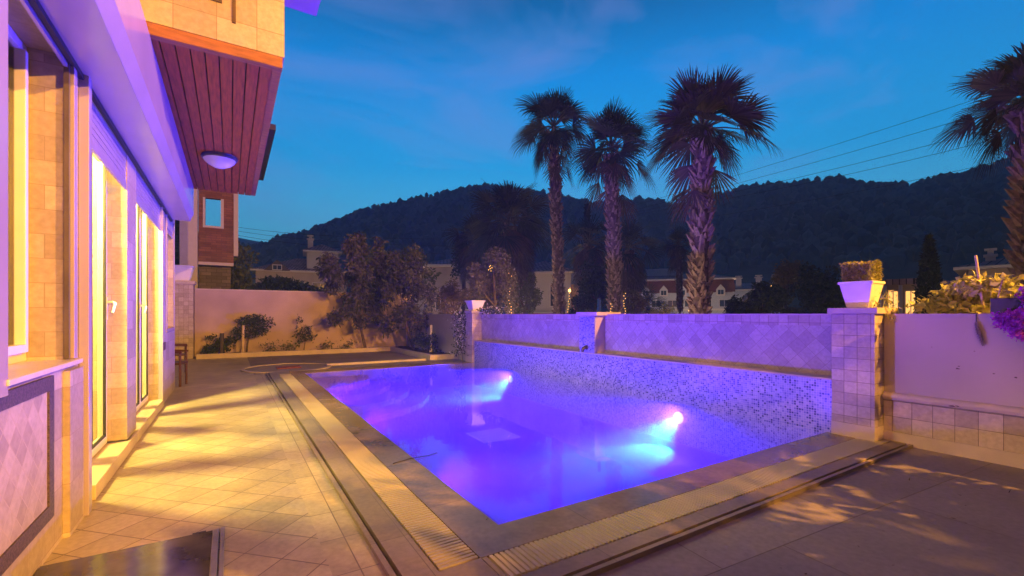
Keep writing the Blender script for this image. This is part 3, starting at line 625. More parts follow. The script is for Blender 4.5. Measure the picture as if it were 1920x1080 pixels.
# ------------------------------------------------------------------ pots and planters
def foliage(center, radii, n, size, k=14, spread=.34, elong=2.2, droop=0, g_=None, flat=0):
    g_ = g_ or rng
    c = np.array(center); r = np.array(radii)
    d = g_.normal(size=(k,3)); d /= np.linalg.norm(d, axis=1)[:,None]
    sub = d*g_.uniform(.35,.95,(k,1))
    wgt = g_.uniform(.5,1.5,k); wgt /= wgt.sum()
    idx = g_.choice(k, n, p=wgt)
    e = g_.normal(size=(n,3)); e /= np.linalg.norm(e, axis=1)[:,None]
    P = sub[idx]+e*(g_.uniform(.25,1,(n,1))**.6)*spread
    return c+P*r, c+sub*r
L_dark = leafmat('leaf_dark', (0.03,0.045,0.03), (0.06,0.08,0.045))
L_mid = leafmat('leaf_mid', (0.055,0.075,0.045), (0.12,0.14,0.08))
L_pale = leafmat('leaf_pale', (0.09,0.09,0.08), (0.18,0.17,0.15))
L_box = leafmat('leaf_box', (0.20,0.22,0.05), (0.45,0.42,0.12), rough=.4)
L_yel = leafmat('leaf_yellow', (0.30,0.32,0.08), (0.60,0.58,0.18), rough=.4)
L_tree = leafmat('leaf_lilac_lit', (0.03,0.04,0.04), (0.12,0.115,0.145))  # lilac end holds the violet light that the leaves reflect
L_org = leafmat('leaf_rust', (0.12,0.10,0.05), (0.20,0.15,0.07))
L_mag = leafmat('petal_magenta', (0.34,0.03,0.42), (0.60,0.08,0.70), trans=.4)
L_wht = leafmat('petal_white', (0.6,0.6,0.6), (0.8,0.8,0.8))
L_cyp = leafmat('leaf_cypress', (0.015,0.022,0.015), (0.03,0.04,0.025), trans=.05)

p = thing('flower_pot', 'white square pot with clipped box shrub on the near tiled pillar', 'pot', (6.06,2.27,1.425), 'white pots on the pillars')
g = MB(); g.frustum((6.06,2.27,1.426), .21, .315, .27); build(g, 'body', M_potw, p, bevel=.008)
g = MB(); g.obox((6.06,2.27,1.706), (.335,.335,.03)); build(g, 'rim', M_potw, p, bevel=.006)
s = MB()
n = 5200; P = rng.uniform(-1,1,(n,3)); 
ax = rng.integers(0,3,n); sg = rng.choice([-1,1],n)
for i in range(n):
    if rng.random() < .75: P[i,ax[i]] = sg[i]*rng.uniform(.85,1)
P = P*np.array([.135,.135,.095])+np.array([6.06,2.27,1.83])+rng.normal(size=(n,3))*.008; P[:,2] += .012*np.sin(P[:,0]*25)+.01*np.sin(P[:,1]*19)
s.leaves(P, .03, 1.8); build(s, 'shrub', L_box, p)
p = thing('flower_pot', 'small white pot on the far pool pillar above the white flowers', 'pot', (6.0,11.68,1.465), 'white pots on the pillars')
g = MB(); g.frustum((6.0,11.68,1.466), .26, .42, .26); build(g, 'body', M_potw, p, bevel=.008)
g = MB(); g.obox((6.0,11.68,1.742), (.45,.45,.03)); build(g, 'rim', M_potw, p, bevel=.006)
s = MB(); g = rng.normal(size=(500,3))*[.08,.08,.02]+[6.0,11.68,1.775]; s.leaves(g, .03); build(s, 'plant', L_dark, p)

# hanging bougainvillea planter on the right wall
p = thing('hanging_planter', 'dark box planter on the wall overflowing with magenta bougainvillea', 'planter', (6.02,.92,1.35))
g = MB(); g.box(5.93, 6.20, .55, 1.22, 1.362, 1.50); build(g, 'box', plain('planter_dark', (0.05,0.045,0.06), 0.5), p, bevel=.006)
s = MB(); P, S_ = foliage((5.86,.76,1.34), (.15,.42,.26), 7500, .03, 26, .34); P = P[(P[:,1] < 1.22)]
s.leaves(P, .034, 1.3); build(s, 'flowers', L_mag, p)
s = MB(); P, S_ = foliage((5.90,.75,1.36), (.15,.4,.18), 700, .04, 12, .4); s.leaves(P, .04, 1.8); build(s, 'leaves', L_dark, p)
g = MB()
for i in range(9): a = random.uniform(.6,1.2); g.tube([(6.05,a,1.5),(6.05+random.uniform(-.1,.1),a-random.uniform(-.1,.25),1.5+random.uniform(.08,.2))], .006, 5)
build(g, 'twigs', plain('twig', (0.35,0.28,0.2), 0.7), p)

def leafy(name, label, cat, base, center, radii, n, size, mat, trunk_r=.05, k=14, spread=.34, elong=2.2, droop=0, group=None, limbs=8, mat_bark=None):
    t = thing(name, label, cat, base, group)
    P, S_ = foliage(center, radii, n, size, k, spread)
    s = MB(); s.leaves(P, size, elong, droop); build(s, 'crown', mat, t)
    b = MB(); B = Vector(base); C_ = Vector(center); low = C_-Vector((0,0,radii[2]*.6))
    if low.z < B.z+.1: low.z = B.z+.1
    mid = B.lerp(low, .5)+Vector((random.uniform(-1,1),random.uniform(-1,1),0))*trunk_r
    b.tube([B-Vector((0,0,.1)), mid, low], [trunk_r*1.2, trunk_r, trunk_r*.8], 8)
    for q in range(min(limbs, len(S_))):
        e = Vector(S_[q]); m_ = low.lerp(e, .5)+Vector((0,0,-.05*radii[2])); b.tube([low, m_, e], [trunk_r*.55, trunk_r*.35, trunk_r*.12], 5)
    build(b, 'trunk', mat_bark or M_bark, t)
    return t
# lime shrub in the lamp light behind the right wall
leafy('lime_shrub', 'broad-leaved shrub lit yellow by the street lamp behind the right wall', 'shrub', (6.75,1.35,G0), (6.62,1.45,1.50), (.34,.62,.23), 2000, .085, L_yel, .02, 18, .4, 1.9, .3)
g = MB(); g.tube([(6.5,1.30,.6),(6.40,1.42,1.95)], .011, 6); o = build(g, 'garden_cane', plain('cane', (0.5,0.4,0.3), 0.6), origin=(6.5,1.3,.6)); tag(o, 'thin pale cane leaning out of the yellow shrub', 'cane')
# hanging cone ornament
t = thing('hanging_ornament', 'dried cone ornament hanging on a string from the right wall', 'ornament', (6.02,1.24,1.2))
g = MB(); g.tube([(6.035,1.335,1.355),(6.035,1.335,1.27)], .004, 5); build(g, 'string', M_dark, t)
g = MB()
for i in range(120):
    f_ = i/120; a = i*2.4; r = .03*math.sin(math.pi*(.15+.8*f_))+.004
    c0 = Vector((6.02, 1.335-.05*f_, 1.28-.22*f_)); d = Vector((math.cos(a), math.sin(a), -.6))
    e = Vector((-math.sin(a), math.cos(a), 0))
    g.add([c0-e*.006, c0+e*.006, c0+d*(r+.008)], [(0,1,2)])
g.tube([(6.02,1.335,1.28),(6.02,1.31,1.17),(6.02,1.285,1.06)], [.008,.016,.006], 7)
build(g, 'cone', plain('dried_cone', (0.22,0.18,0.16), 0.8, var=.5, vscale=60), t)
# trailing plant from the pot
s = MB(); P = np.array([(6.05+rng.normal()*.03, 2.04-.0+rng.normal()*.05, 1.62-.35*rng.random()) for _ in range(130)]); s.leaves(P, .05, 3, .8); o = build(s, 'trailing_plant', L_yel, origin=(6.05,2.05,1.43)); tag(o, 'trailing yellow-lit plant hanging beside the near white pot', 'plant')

# trees and shrubs of the bed
leafy('garden_tree', 'leafy garden tree with drooping leaves in front of the tall back wall', 'tree', (4.35,17.45,.05), (4.0,16.95,2.5), (1.75,.75,1.8), 7500, .19, L_tree, .05, 44, .16, 2.8, .9)
leafy('garden_tree', 'slimmer pale-flowering tree standing in the bed by the low side wall', 'tree', (5.75,16.0,.05), (5.3,15.8,2.2), (1.1,.75,1.75), 4800, .16, L_tree, .045, 34, .22, 2.8, .5)
leafy('climbing_shrub', 'arching dark climbing shrub against the left part of the back wall', 'shrub', (.45,17.5,.05), (.55,17.45,1.05), (.75,.28,.55), 1500, .08, L_dark, .03, 16, .32, 2.0, .2)
leafy('young_shrub', 'thin young shrub between the climbing shrub and the tree shadow', 'shrub', (2.2,17.55,.05), (2.25,17.5,.75), (.40,.22,.55), 420, .09, L_dark, .015, 12, .3, 2.2, .2)
leafy('low_shrub', 'low bushy plant in the bed next to the villa chairs', 'shrub', (-.45,17.5,.05), (-.4,17.5,.35), (.5,.25,.32), 900, .10, L_dark, .012, 12, .4, 2.4, 0)
leafy('dark_shrub', 'dark shrub in the bed under the pale-flowering tree', 'shrub', (5.75,14.6,.05), (5.65,14.6,.42), (.40,1.0,.36), 1500, .08, L_dark, .012, 12, .4, 2.2, 0)
for i, (x_, lab) in enumerate(((1.15,'small leafy plant at the foot of the wall, right of the stake'),(1.75,'tiny sprout in the bed below the young shrub'),(3.0,'small plant in the bed at the left edge of the tree shadow'),(3.7,'small plant at the foot of the drooping tree'))):
    s = MB(); P = rng.normal(size=(110,3))*[.13,.08,.10]+[x_,17.5,.22]; s.leaves(P, .09, 2.6); s.tube([(x_,17.5,.03),(x_+.02,17.5,.3)], .006, 5)
    o = build(s, 'small_plant', L_mid, origin=(x_,17.5,.05)); tag(o, lab, 'plant', 'small plants in the bed')
for (x_, y_, h_, lab, mt) in ((.34,17.3,1.0,'pale wooden stake in front of the climbing shrub', (0.5,0.4,0.25)), (-.25,17.4,.75,'short dark post left of the pale stake', (0.06,0.05,0.05)), (5.72,14.4,1.0,'white stake in the bed near the pool corner', (0.7,0.62,0.55))):
    g = MB(); g.tube([(x_,y_,.02),(x_+.02,y_,h_)], .045 if h_ > .9 else .06, 8); o = build(g, 'garden_stake', plain('stake_%.2f' % mt[0], mt, .7), origin=(x_,y_,.02)); tag(o, lab, 'stake')
# white jasmine on the far pillar
t = thing('jasmine', 'white-flowered climber trailing over the far pool pillar', 'climbing plant', (5.75,12.0,.05))
s = MB(); P1 = np.stack([5.74+rng.normal(0,.10,700), 12.1+rng.normal(0,.16,700), rng.uniform(.15,1.45,700)],1); P2 = np.stack([6.15+rng.normal(0,.10,500), rng.uniform(10.4,12.1,500), 1.40+rng.uniform(0,.13,500)],1)
s.leaves(np.concatenate([P1,P2]), .07, 2); build(s, 'leaves', L_dark, t)
s = MB(); i_ = rng.integers(0,1200,420); s.leaves(np.concatenate([P1,P2])[i_]+rng.normal(size=(420,3))*.05, .045, 1.2); build(s, 'flowers', L_wht, t)
b = MB(); b.tube([(5.75,12.0,0),(5.75,12.05,.7),(5.9,12.0,1.4)], .012, 5); build(b, 'stem', M_bark, t)

# ------------------------------------------------------------------ palms
F_grn = leafmat('frond_green', (0.030,0.050,0.045), (0.065,0.09,0.07), trans=.1)
F_lit = leafmat('frond_sodium_lit', (0.05,0.04,0.035), (0.10,0.075,0.06), trans=.1)  # lit copy of the fronds, street lamp warmth put into the colour
F_dead = leafmat('frond_dead', (0.09,0.065,0.05), (0.17,0.12,0.09), trans=.05)
def fan(mb, hub, d, up, size, nb, spread, droop, gg):
    d = d.normalized(); side = d.cross(up).normalized(); nrm = side.cross(d).normalized()
    for k in range(nb):
        a = (k/(nb-1)-.5)*spread+gg.normal()*.02
        ln = size*(1-.28*abs(a/(spread/2))**2)*gg.uniform(.9,1.08)
        dr = d*math.cos(a)+side*math.sin(a)
        fold = nrm*(.16*(1-math.cos(a)))
        dv = (dr+fold).normalized(); w_ = side*math.cos(a)-d*math.sin(a)
        bw = size*.021
        p0 = hub; p1 = hub+dv*ln*.5+Vector((0,0,-droop*ln*.06)); p2 = hub+dv*ln*.82+Vector((0,0,-droop*ln*.20)); p3 = hub+dv*ln*.98+Vector((0,0,-droop*ln*.42*gg.uniform(.6,1.3)))
        zz = nrm*bw*.6
        mb.add([p0-w_*bw*.25, p0+w_*bw*.25, p1+w_*bw*1.15+zz, p1-w_*bw*1.15+zz, p2+w_*bw*.62, p2-w_*bw*.62, p3], [(0,1,2,3),(3,2,4,5),(5,4,6)])
def palm(name, label, base, top, r0, r1, crown, nf, mats, seed, boots=260, skirt=0, group='tall fan palms', nb=26, bootlen=.14):
    gg = np.random.default_rng(seed)
    t = thing(name, label, 'palm tree', base, group)
    B = Vector(base); T = Vector(top); b = MB()
    n = 9; pts = [B.lerp(T, i/n)+Vector((math.sin(i*.9+seed)*.03, math.cos(i*.7+seed)*.03, 0)) for i in range(n+1)]
    rad = [(r0+(r1-r0)*(i/n)**.7) for i in range(n+1)]
    b.tube(pts, rad, 14)
    build(b, 'trunk', plain('palm_bark', (0.13,0.095,0.075), .9, var=.5, vscale=9, bump=1, bscale=14), t)
    s = MB(); Hh = (T-B).length
    for i in range(boots):
        f_ = (i+.5)/boots; a = i*2.39996+gg.normal()*.38; c0 = B.lerp(T, min(1, max(0, f_+gg.normal()*.006))); r = r0+(r1-r0)*f_**.7
        o_ = Vector((math.cos(a), math.sin(a), 0)); e = Vector((-math.sin(a), math.cos(a), 0)); ln = bootlen*gg.uniform(.45,1.6); wd = r*.34
        q = c0+o_*r*.93
        tip = q+o_*ln*.75+Vector((0,0,ln*gg.uniform(.6,1.1)))
        s.add([q-e*wd-Vector((0,0,.05)), q+e*wd-Vector((0,0,.05)), tip+e*wd*.25, tip-e*wd*.25, q+o_*ln*.28+Vector((0,0,-.02)), q+Vector((0,0,ln*.7))], [(0,4,3),(4,1,2),(4,2,3),(0,3,5),(1,5,2),(3,2,5)])
    build(s, 'leaf_bases', plain('palm_boot', (0.26,0.19,0.15), .8, var=.4, vscale=12, bump=.5), t)
    cr = MB(); st = MB()
    for i in range(nf):
        f_ = (i+.5)/nf; elev = R(88-f_*125+gg.normal()*12); a = i*2.39996+gg.normal()*.2
        d = Vector((math.cos(a)*math.cos(elev), math.sin(a)*math.cos(elev), math.sin(elev)))
        pl = crown*gg.uniform(.22,.56); p0 = T+Vector((0,0,.1*crown)); p1 = p0+d*pl*.55; p2 = p0+d*pl+Vector((0,0,-.10*pl*(1-f_*.3)))
        st.tube([p0, p1, p2], [.03*crown/2, .018*crown/2, .012*crown/2], 5, False)
        d2 = (p2-p1).normalized(); up = Vector((0,0,1)) if abs(d2.z) < .95 else Vector((math.cos(a),math.sin(a),0))
        tilt = Matrix.Rotation(gg.normal()*.5, 3, d2)
        fan(cr, p2-d2*.05*crown, (d2+Vector((0,0,-.12*f_))).normalized(), tilt@up, crown*gg.uniform(.42,.58), nb, R(gg.uniform(140,185)), gg.uniform(.1,.7)+f_*.5, gg)
    build(cr, 'crown', mats, t); build(st, 'stalks', plain('palm_stalk', (0.12,0.11,0.07), .6), t)
    if skirt:
        sk = MB()
        for i in range(skirt):
            a = i*2.39996; z_ = -crown*(.05+.75*gg.random()); d = Vector((math.cos(a)*.42, math.sin(a)*.42, -1)).normalized()
            p2 = T+Vector((math.cos(a),math.sin(a),0))*(crown*.24)+Vector((0,0,z_))
            fan(sk, p2, d, Vector((math.cos(a),math.sin(a),.3)), crown*.5, 14, R(110), .2, gg)
        build(sk, 'dead_fronds', F_dead, t)
    return t
def palm_at(u, vt, d, **k):
    b_ = at(u, 590, d); tp = at(k.pop('ut', u), vt, d); b_.z = G0
    return dict(base=tuple(b_), top=tuple(tp), **k)
palm('fan_palm', label='biggest fan palm with a thick spiky reddish trunk, rightmost of the three tall palms', **palm_at(1310, 256, 12.5, ut=1318, r0=.25, r1=.20, crown=2.15, nf=38, skirt=7, mats=F_lit, seed=3, boots=420, nb=30, bootlen=.17))
palm('fan_palm', label='middle of the three tall fan palms, its crown brushing the biggest palm', **palm_at(1157, 290, 16.5, ut=1146, r0=.24, r1=.20, crown=2.15, nf=38, skirt=8, mats=F_grn, seed=5, boots=420))
palm('fan_palm', label='slender tall fan palm, leftmost of the three above the pool wall', **palm_at(1051, 248, 19.5, ut=1038, r0=.24, r1=.20, crown=2.15, nf=36, skirt=8, mats=F_grn, seed=8, boots=420))
palm('fan_palm', label='fan palm cut by the right edge of the picture, above the bougainvillea', **palm_at(1936, 205, 9.5, ut=1936, r0=.22, r1=.2, crown=1.7, nf=36, mats=F_lit, seed=13, boots=300, bootlen=.24, nb=30))
palm('fan_palm', label='lower bushy fan palm with a skirt of dry fronds, left of the tall palms', **palm_at(962, 425, 22, ut=957, r0=.36, r1=.3, crown=2.8, nf=44, mats=F_grn, seed=21, boots=120, skirt=60, nb=22, group='lower fan palms'))
palm('fan_palm', label='dark shaggy palm between the left and middle tall palms', **palm_at(1108, 462, 27, ut=1105, r0=.36, r1=.3, crown=2.3, nf=34, mats=F_grn, seed=22, boots=60, skirt=50, nb=16, group='lower fan palms'))
palm('fan_palm', label='dark shaggy palm just right of the middle tall palm trunk', **palm_at(1172, 470, 30, ut=1180, r0=.36, r1=.3, crown=2.6, nf=34, mats=F_grn, seed=23, boots=60, skirt=40, nb=16, group='lower fan palms'))
palm('fan_palm', label='small dark palm with thin trunk, left of the biggest palm trunk', **palm_at(1276, 462, 32, ut=1272, r0=.22, r1=.2, crown=1.75, nf=34, mats=F_grn, seed=24, boots=100, skirt=24, nb=16, group='lower fan palms'))
palm('fan_palm', label='dark palm at the left of the bushy palm, in front of the hill', **palm_at(893, 455, 26, ut=890, r0=.36, r1=.3, crown=2.0, nf=30, mats=F_grn, seed=25, boots=60, skirt=40, nb=16, group='lower fan palms'))
palm('young_palm', label='short young palm peeking over the wall between two tall trunks', **palm_at(1215, 578, 22, ut=1215, r0=.12, r1=.12, crown=1.4, nf=22, mats=F_grn, seed=26, boots=10, nb=14, group='young palms'))

# ------------------------------------------------------------------ trees beyond the walls
def tree_at(name, label, u, vt, vb, d, wpx, mat, n, size, cat='tree', k=20, spread=.34, vtr=None, elong=2.0, group='trees beyond the wall', depth=None):
    c = at(u, (vt+vb)/2, d); rz_ = (vb-vt)/2/FPX*d; rx_ = wpx/2/FPX*d
    return leafy(name, label, cat, (c.x, c.y, G0), tuple(c), (rx_, rx_ if depth is None else depth, rz_), n, size, mat, .03*d/10+.05, k, spread, elong, .2, group)
tree_at('dark_tree', 'dark round tree left of the near white pot', 1535, 500, 600, 26, 105, L_dark, 5200, .22)
tree_at('dark_tree', 'dark bushy tree at the foot of the hill behind the pool wall', 1428, 530, 605, 24, 110, L_dark, 4200, .2)
tree_at('dark_tree', 'taller brownish tree standing above the bushy trees', 1475, 480, 570, 34, 62, L_org, 3000, .25)
tree_at('dark_tree', 'dark low shrubbery in front of the pale hotel wing', 1385, 555, 605, 26, 70, L_dark, 2000, .2, cat='shrub')
tree_at('olive_tree', 'greyish olive-like tree with warm light strings, right of the bushy palm', 985, 505, 600, 17, 60, L_mid, 3600, .10)
tree_at('olive_tree', 'purple-lit feathery tree behind the far pool pillar', 928, 470, 600, 15.5, 88, L_pale, 5200, .10, spread=.4)
tree_at('rust_shrub', 'rust-coloured shrub glowing in garden light left of the small pot', 852, 528, 606, 19, 78, L_org, 4200, .10, cat='shrub')
tree_at('round_shrub', 'clipped round shrub between the left and middle tall trunks', 1082, 552, 606, 21, 44, L_dark, 2200, .10, cat='shrub')
tree_at('dark_conifer', 'dark broad tree between the shaggy palms, above the round shrub', 1118, 490, 580, 25, 90, L_dark, 3600, .2)
tree_at('garden_shrub', 'warm-lit shrub right of the middle tall trunk', 1192, 545, 600, 21, 46, L_org, 2200, .12, cat='shrub')
tree_at('garden_shrub', 'low yellow-green shrub glowing by the young palm', 1245, 572, 602, 21, 60, L_box, 1500, .1, cat='shrub')
tree_at('flower_bush', 'white-flowered bush just above the wall by the near pot', 1490, 572, 604, 14, 80, L_mid, 1600, .08, cat='shrub')
tree_at('flower_bush', 'dark bush behind the wall right of the cypress', 1755, 560, 604, 14, 60, L_dark, 1600, .1, cat='shrub')
tree_at('climbing_tree', 'leafy vine-covered tree over the left end of the back wall', 425, 440, 545, 20.5, 95, L_mid, 4600, .2, spread=.4)
tree_at('climbing_tree', 'narrow leafy creeper beside the brick house, at the villa end', 350, 400, 548, 19.5, 48, L_dark, 3200, .17, spread=.4)
tree_at('hedge_tree', 'dim hedge trees behind the back wall below the tiled roofs', 540, 522, 565, 24, 150, L_dark, 5000, .2)
tree_at('hedge_tree', 'dim greyish tree behind the drooping garden tree', 735, 470, 570, 24, 160, L_mid, 5200, .22)
tree_at('hedge_tree', 'dark tree hiding part of the beige gable house', 870, 420, 520, 28, 60, L_dark, 2600, .2)
# cypresses
def cypress(label, u, vt, d, wpx):
    b_ = at(u, 590, d); tz = at(u, vt, d).z; r = wpx/2/FPX*d
    t = thing('cypress_tree', label, 'cypress', (b_.x,b_.y,G0), 'cypresses')
    n = 5200; z = rng.random(n)**1.1; rr = r*np.minimum(1, (1-z)*1.9)**.8*np.sqrt(rng.uniform(.35,1,n)); a = rng.uniform(0,6.283,n)
    P = np.stack([b_.x+rr*np.cos(a), b_.y+rr*np.sin(a), G0+.3+(tz-G0-.3)*z], 1); s = MB(); s.leaves(P, .22*d/25, 2.5, -1.5); build(s, 'crown', L_cyp, t)
    b = MB(); b.tube([(b_.x,b_.y,G0-.1),(b_.x,b_.y,tz*.8)], [.15,.03], 6); build(b, 'trunk', M_bark, t)
cypress('tall dark cypress between the near pot and the right villa', 1742, 445, 26, 40)
cypress('thin distant cypress behind the middle tall palm', 1101, 388, 60, 12)

# ------------------------------------------------------------------ neighbouring houses
M_roof = tiles('roof_tile', [(0,(0.26,0.17,0.18,1)),(1,(0.38,0.26,0.26,1))], (0.05,0.03,0.03,1), 0.3, 0.35, 'XYZ', ms=.03, offset=.5, rough=.8, stain=.3, bump=1)
M_hwhite = plain('house_white', (0.42,0.40,0.40), .8, var=.1, vscale=.8)
M_hbeige = plain('house_beige', (0.36,0.29,0.24), .8, var=.12, vscale=.8)
M_hred = plain('house_red', (0.22,0.07,0.05), .8, var=.2, vscale=.8)
M_trim = plain('house_trim', (0.5,0.46,0.44), .7, var=.05)
M_pane = plain('dark_pane', (0.03,0.04,0.06), .08, var=.2, vscale=1, bump=0, spec=.8)
M_lit = emit('lit_window', (1.0,.48,.12), 1.6)
class House:
    """local frame: x to the right, y away from the camera, origin bottom centre of the front"""
    def __init__(s, name, label, u, d, w, dep, h, mat=None, z0=G0, turn=0, cat='house', group='houses beyond the garden'):
        p = at(u, 590, d); s.o = Vector((p.x, p.y, z0)); s.t = thing(name, label, cat, tuple(s.o), group)
        a = math.atan2(p.y, p.x)-math.pi/2+R(turn)
        s.rot = Matrix.Rotation(a, 3, 'Z'); s.w, s.dep, s.h = w, dep, h; s.m = mat or M_hwhite
        g = MB(); g.box(-w/2, w/2, 0, dep, 0, h); s.part(g, 'wall', s.m)
    def part(s, g, name, mat, parent=None, **k):
        v = [s.rot@Vector(p)+s.o for p in g.v]; g.v = [tuple(p) for p in v]
        return build(g, name, mat, parent if parent is not None else s.t, **k)
    def hip(s, x0_, x1_, y0_, y1_, z, rise, ov=.45, mat=None):
        g = MB(); a, b, c_, d_ = x0_-ov, x1_+ov, y0_-ov, y1_+ov; W_, D_ = b-a, d_-c_
        i = min(W_, D_)/2
        if W_ >= D_: r1, r2 = (a+i, (c_+d_)/2), (b-i, (c_+d_)/2)
        else: r1, r2 = ((a+b)/2, c_+i), ((a+b)/2, d_-i)
        vs = [(a,c_,z),(b,c_,z),(b,d_,z),(a,d_,z),(*r1, z+rise),(*r2, z+rise)]
        if W_ >= D_: fs = [(0,1,5,4),(1,2,5),(2,3,4,5),(3,0,4),(3,2,1,0)]
        else: fs = [(0,1,4),(1,2,5,4),(2,3,5),(3,0,4,5),(3,2,1,0)]
        g.add(vs, fs); r = s.part(g, 'roof', mat or M_roof)
        g = MB(); g.box(a, b, c_, d_, z-.16, z-.004); s.part(g, 'eave', M_trim); return r
    def win(s, x, z, w_, h_, lit=False, y=0, shut=False):
        g = MB(); f = .07; yy = y-.05
        g.box(x-w_/2-f, x-w_/2, yy, y+.02, z-f, z+h_+f); g.box(x+w_/2, x+w_/2+f, yy, y+.02, z-f, z+h_+f); g.box(x-w_/2, x+w_/2, yy, y+.02, z+h_, z+h_+f); g.box(x-w_/2, x+w_/2, yy-.03, y+.02, z-f, z); g.box(x-.025, x+.025, yy+.01, y+.02, z, z+h_)
        fr_ = s.part(g, 'window', M_trim); g = MB(); g.box(x-w_/2+.001, x+w_/2-.001, y-.015, y-.004, z+.001, z+h_-.001); s.part(g, 'pane', M_lit if lit else M_pane, fr_)
    def chim(s, x, y, z0_, z1_, w_=.6, roof=None):
        g = MB(); g.box(x-w_/2, x+w_/2, y-w_/2, y+w_/2, z0_, z1_); g.box(x-w_*.7, x+w_*.7, y-w_*.7, y+w_*.7, z1_, z1_+.12)
        g.box(x-w_*.3, x+w_*.3, y-w_*.3, y+w_*.3, z1_+.12, z1_+.35); g.box(x-w_*.6, x+w_*.6, y-w_*.6, y+w_*.6, z1_+.35, z1_+.45); s.part(g, 'chimney', M_trim, roof)
# villa with tower (px 490-640), d 45: 1px = .053m
h = House('tiled_villa', 'villa with a small white upper storey and bird-house chimney behind the back wall', 568, 45, 8.2, 7, 6.0, M_hbeige)
r_ = h.hip(-4.1,4.1,0,7, 6.0, 1.6)
g = MB(); g.box(0.35, 3.3, .2, 4.0, 6.0, 8.0); h.part(g, 'tower', M_hwhite); h.hip(.35,3.3,.2,4,8.1,.9,.35); h.win(1.75,6.7,.6,.75,y=.2); h.win(2.8,6.7,.5,.75,y=.2)
h.chim(.7, 1.2, 8.0, 9.3, .5, r_)
g = MB(); g.prism([(-3.4,5.9),(-1.1,5.9),(-2.25,6.95)], 'Y', -.5, 2.4); h.part(g, 'dormer', plain('dormer_dark', (0.08,0.05,0.05), .8)); h.win(-2.25,6.0,.7,.4,y=-.5)
h.win(-2,3.6,1,1.2); h.win(1.6,3.6,1.4,1.2); h.win(-.3,3.6,.8,1.2)
# beige house behind trees (px 700-790)
h = House('beige_house', 'pale low house with one lit window, seen through the garden tree', 742, 40, 5.4, 6, 5.4, M_hwhite); h.hip(-2.7,2.7,0,6,5.4,1.1); h.win(-.4,2.4,.5,.9,lit=True); h.win(1.3,2.2,.8,1); h.win(-1.8,2.2,.6,1)
h = House('beige_house', 'beige house with grey tiled roof behind the rust-coloured shrub', 850, 36, 4.2, 6, 5.6, M_hbeige); h.hip(-2.1,2.1,0,6,5.6,.8); h.win(-1.0,2.1,.7,1.0); h.win(1.0,2.1,.8,1.1,lit=False)
# white house with red lower storey (px 975-1060), top y 505
h = House('white_house', 'white house with red-brown balcony band behind the leftmost tall palm', 1015, 34, 4.4, 7, 4.85, M_hwhite, turn=-8); h.hip(-2.2,2.2,0,7,4.85,1.1); h.win(1.15,2.3,.9,1.55)
g = MB(); g.box(-2.25, 2.25, -.9, -.02, 1.1, 1.75); h.part(g, 'balcony', M_hred); g = MB(); g.box(-2.3,2.3,-1.0,-.02,1.75,1.85); h.part(g, 'balcony_rail', M_trim)
g = MB(); g.box(2.205, 2.9, .3, 3, 0, 3.9); h.part(g, 'side_wall', plain('glow_tinted_wall', (0.5,0.3,0.16), .8))  # orange glow of the garden lamp put into the wall colour
# long hotel (px 1165-1330 and 1330-1470)
h = House('hotel', 'long hotel wing with zigzag dormer roofs behind the palms', 1262, 72, 17.5, 9, 5.1, plain('hotel_wall', (0.34,0.36,0.42), .8, var=.08), cat='hotel')
r_ = h.hip(-8.75,8.75,0,9,7.3,1.2,.4)
g = MB(); g.add([(-8.9,-.4,5.15),(8.9,-.4,5.15),(8.9,1.6,7.25),(-8.9,1.6,7.25)], [(0,1,2,3)]); g.box(-8.7,8.7,1.7,8.9,5.1,7.1); h.part(g, 'mansard', M_hred)
for i in range(6):
    x_ = -6.9+i*2.75
    g = MB(); g.prism([(x_-.62,4.6),(x_+.62,4.6),(x_+.62,5.55),(x_,6.3),(x_-.62,5.55)], 'Y', -.62, .9); h.part(g, 'dormer', M_trim); h.win(x_, 4.75, .8, .7, y=-.63)
for i in range(7):
    h.win(-7.6+i*2.5, 2.9, 1.3, 1.0); h.win(-7.6+i*2.5, .7, 1.3, 1.0)
g = MB(); g.box(-8.9,8.9,-.7,-.01,2.3,2.6); h.part(g, 'balcony_band', M_trim)
g = MB(); g.box(-4.5,1.0,3,5,8.0,9.3); h.part(g, 'roof_terrace', M_trim)
h = House('hotel', 'blue-grey hotel block with three domed chimneys, right of the biggest palm', 1392, 78, 12.0, 9, 6.0, plain('hotel_wall2', (0.30,0.34,0.42), .8, var=.08), cat='hotel')
r_ = h.hip(-6,6,0,9,6.0,1.3,.3)
for x_ in (-.6, 2.5, 5.0): h.chim(x_, 1.5, 6.2, 8.0, .9, r_)
for i in range(4): h.win(-4.5+i*2.6, 3.8, 1.3, 1.2); h.win(-4.5+i*2.6, 1.2, 1.3, 1.4, lit=(i == 2))
g = MB(); g.box(1.0,6.2,-1.4,-.01,3.0,3.4); h.part(g, 'balcony', M_trim)
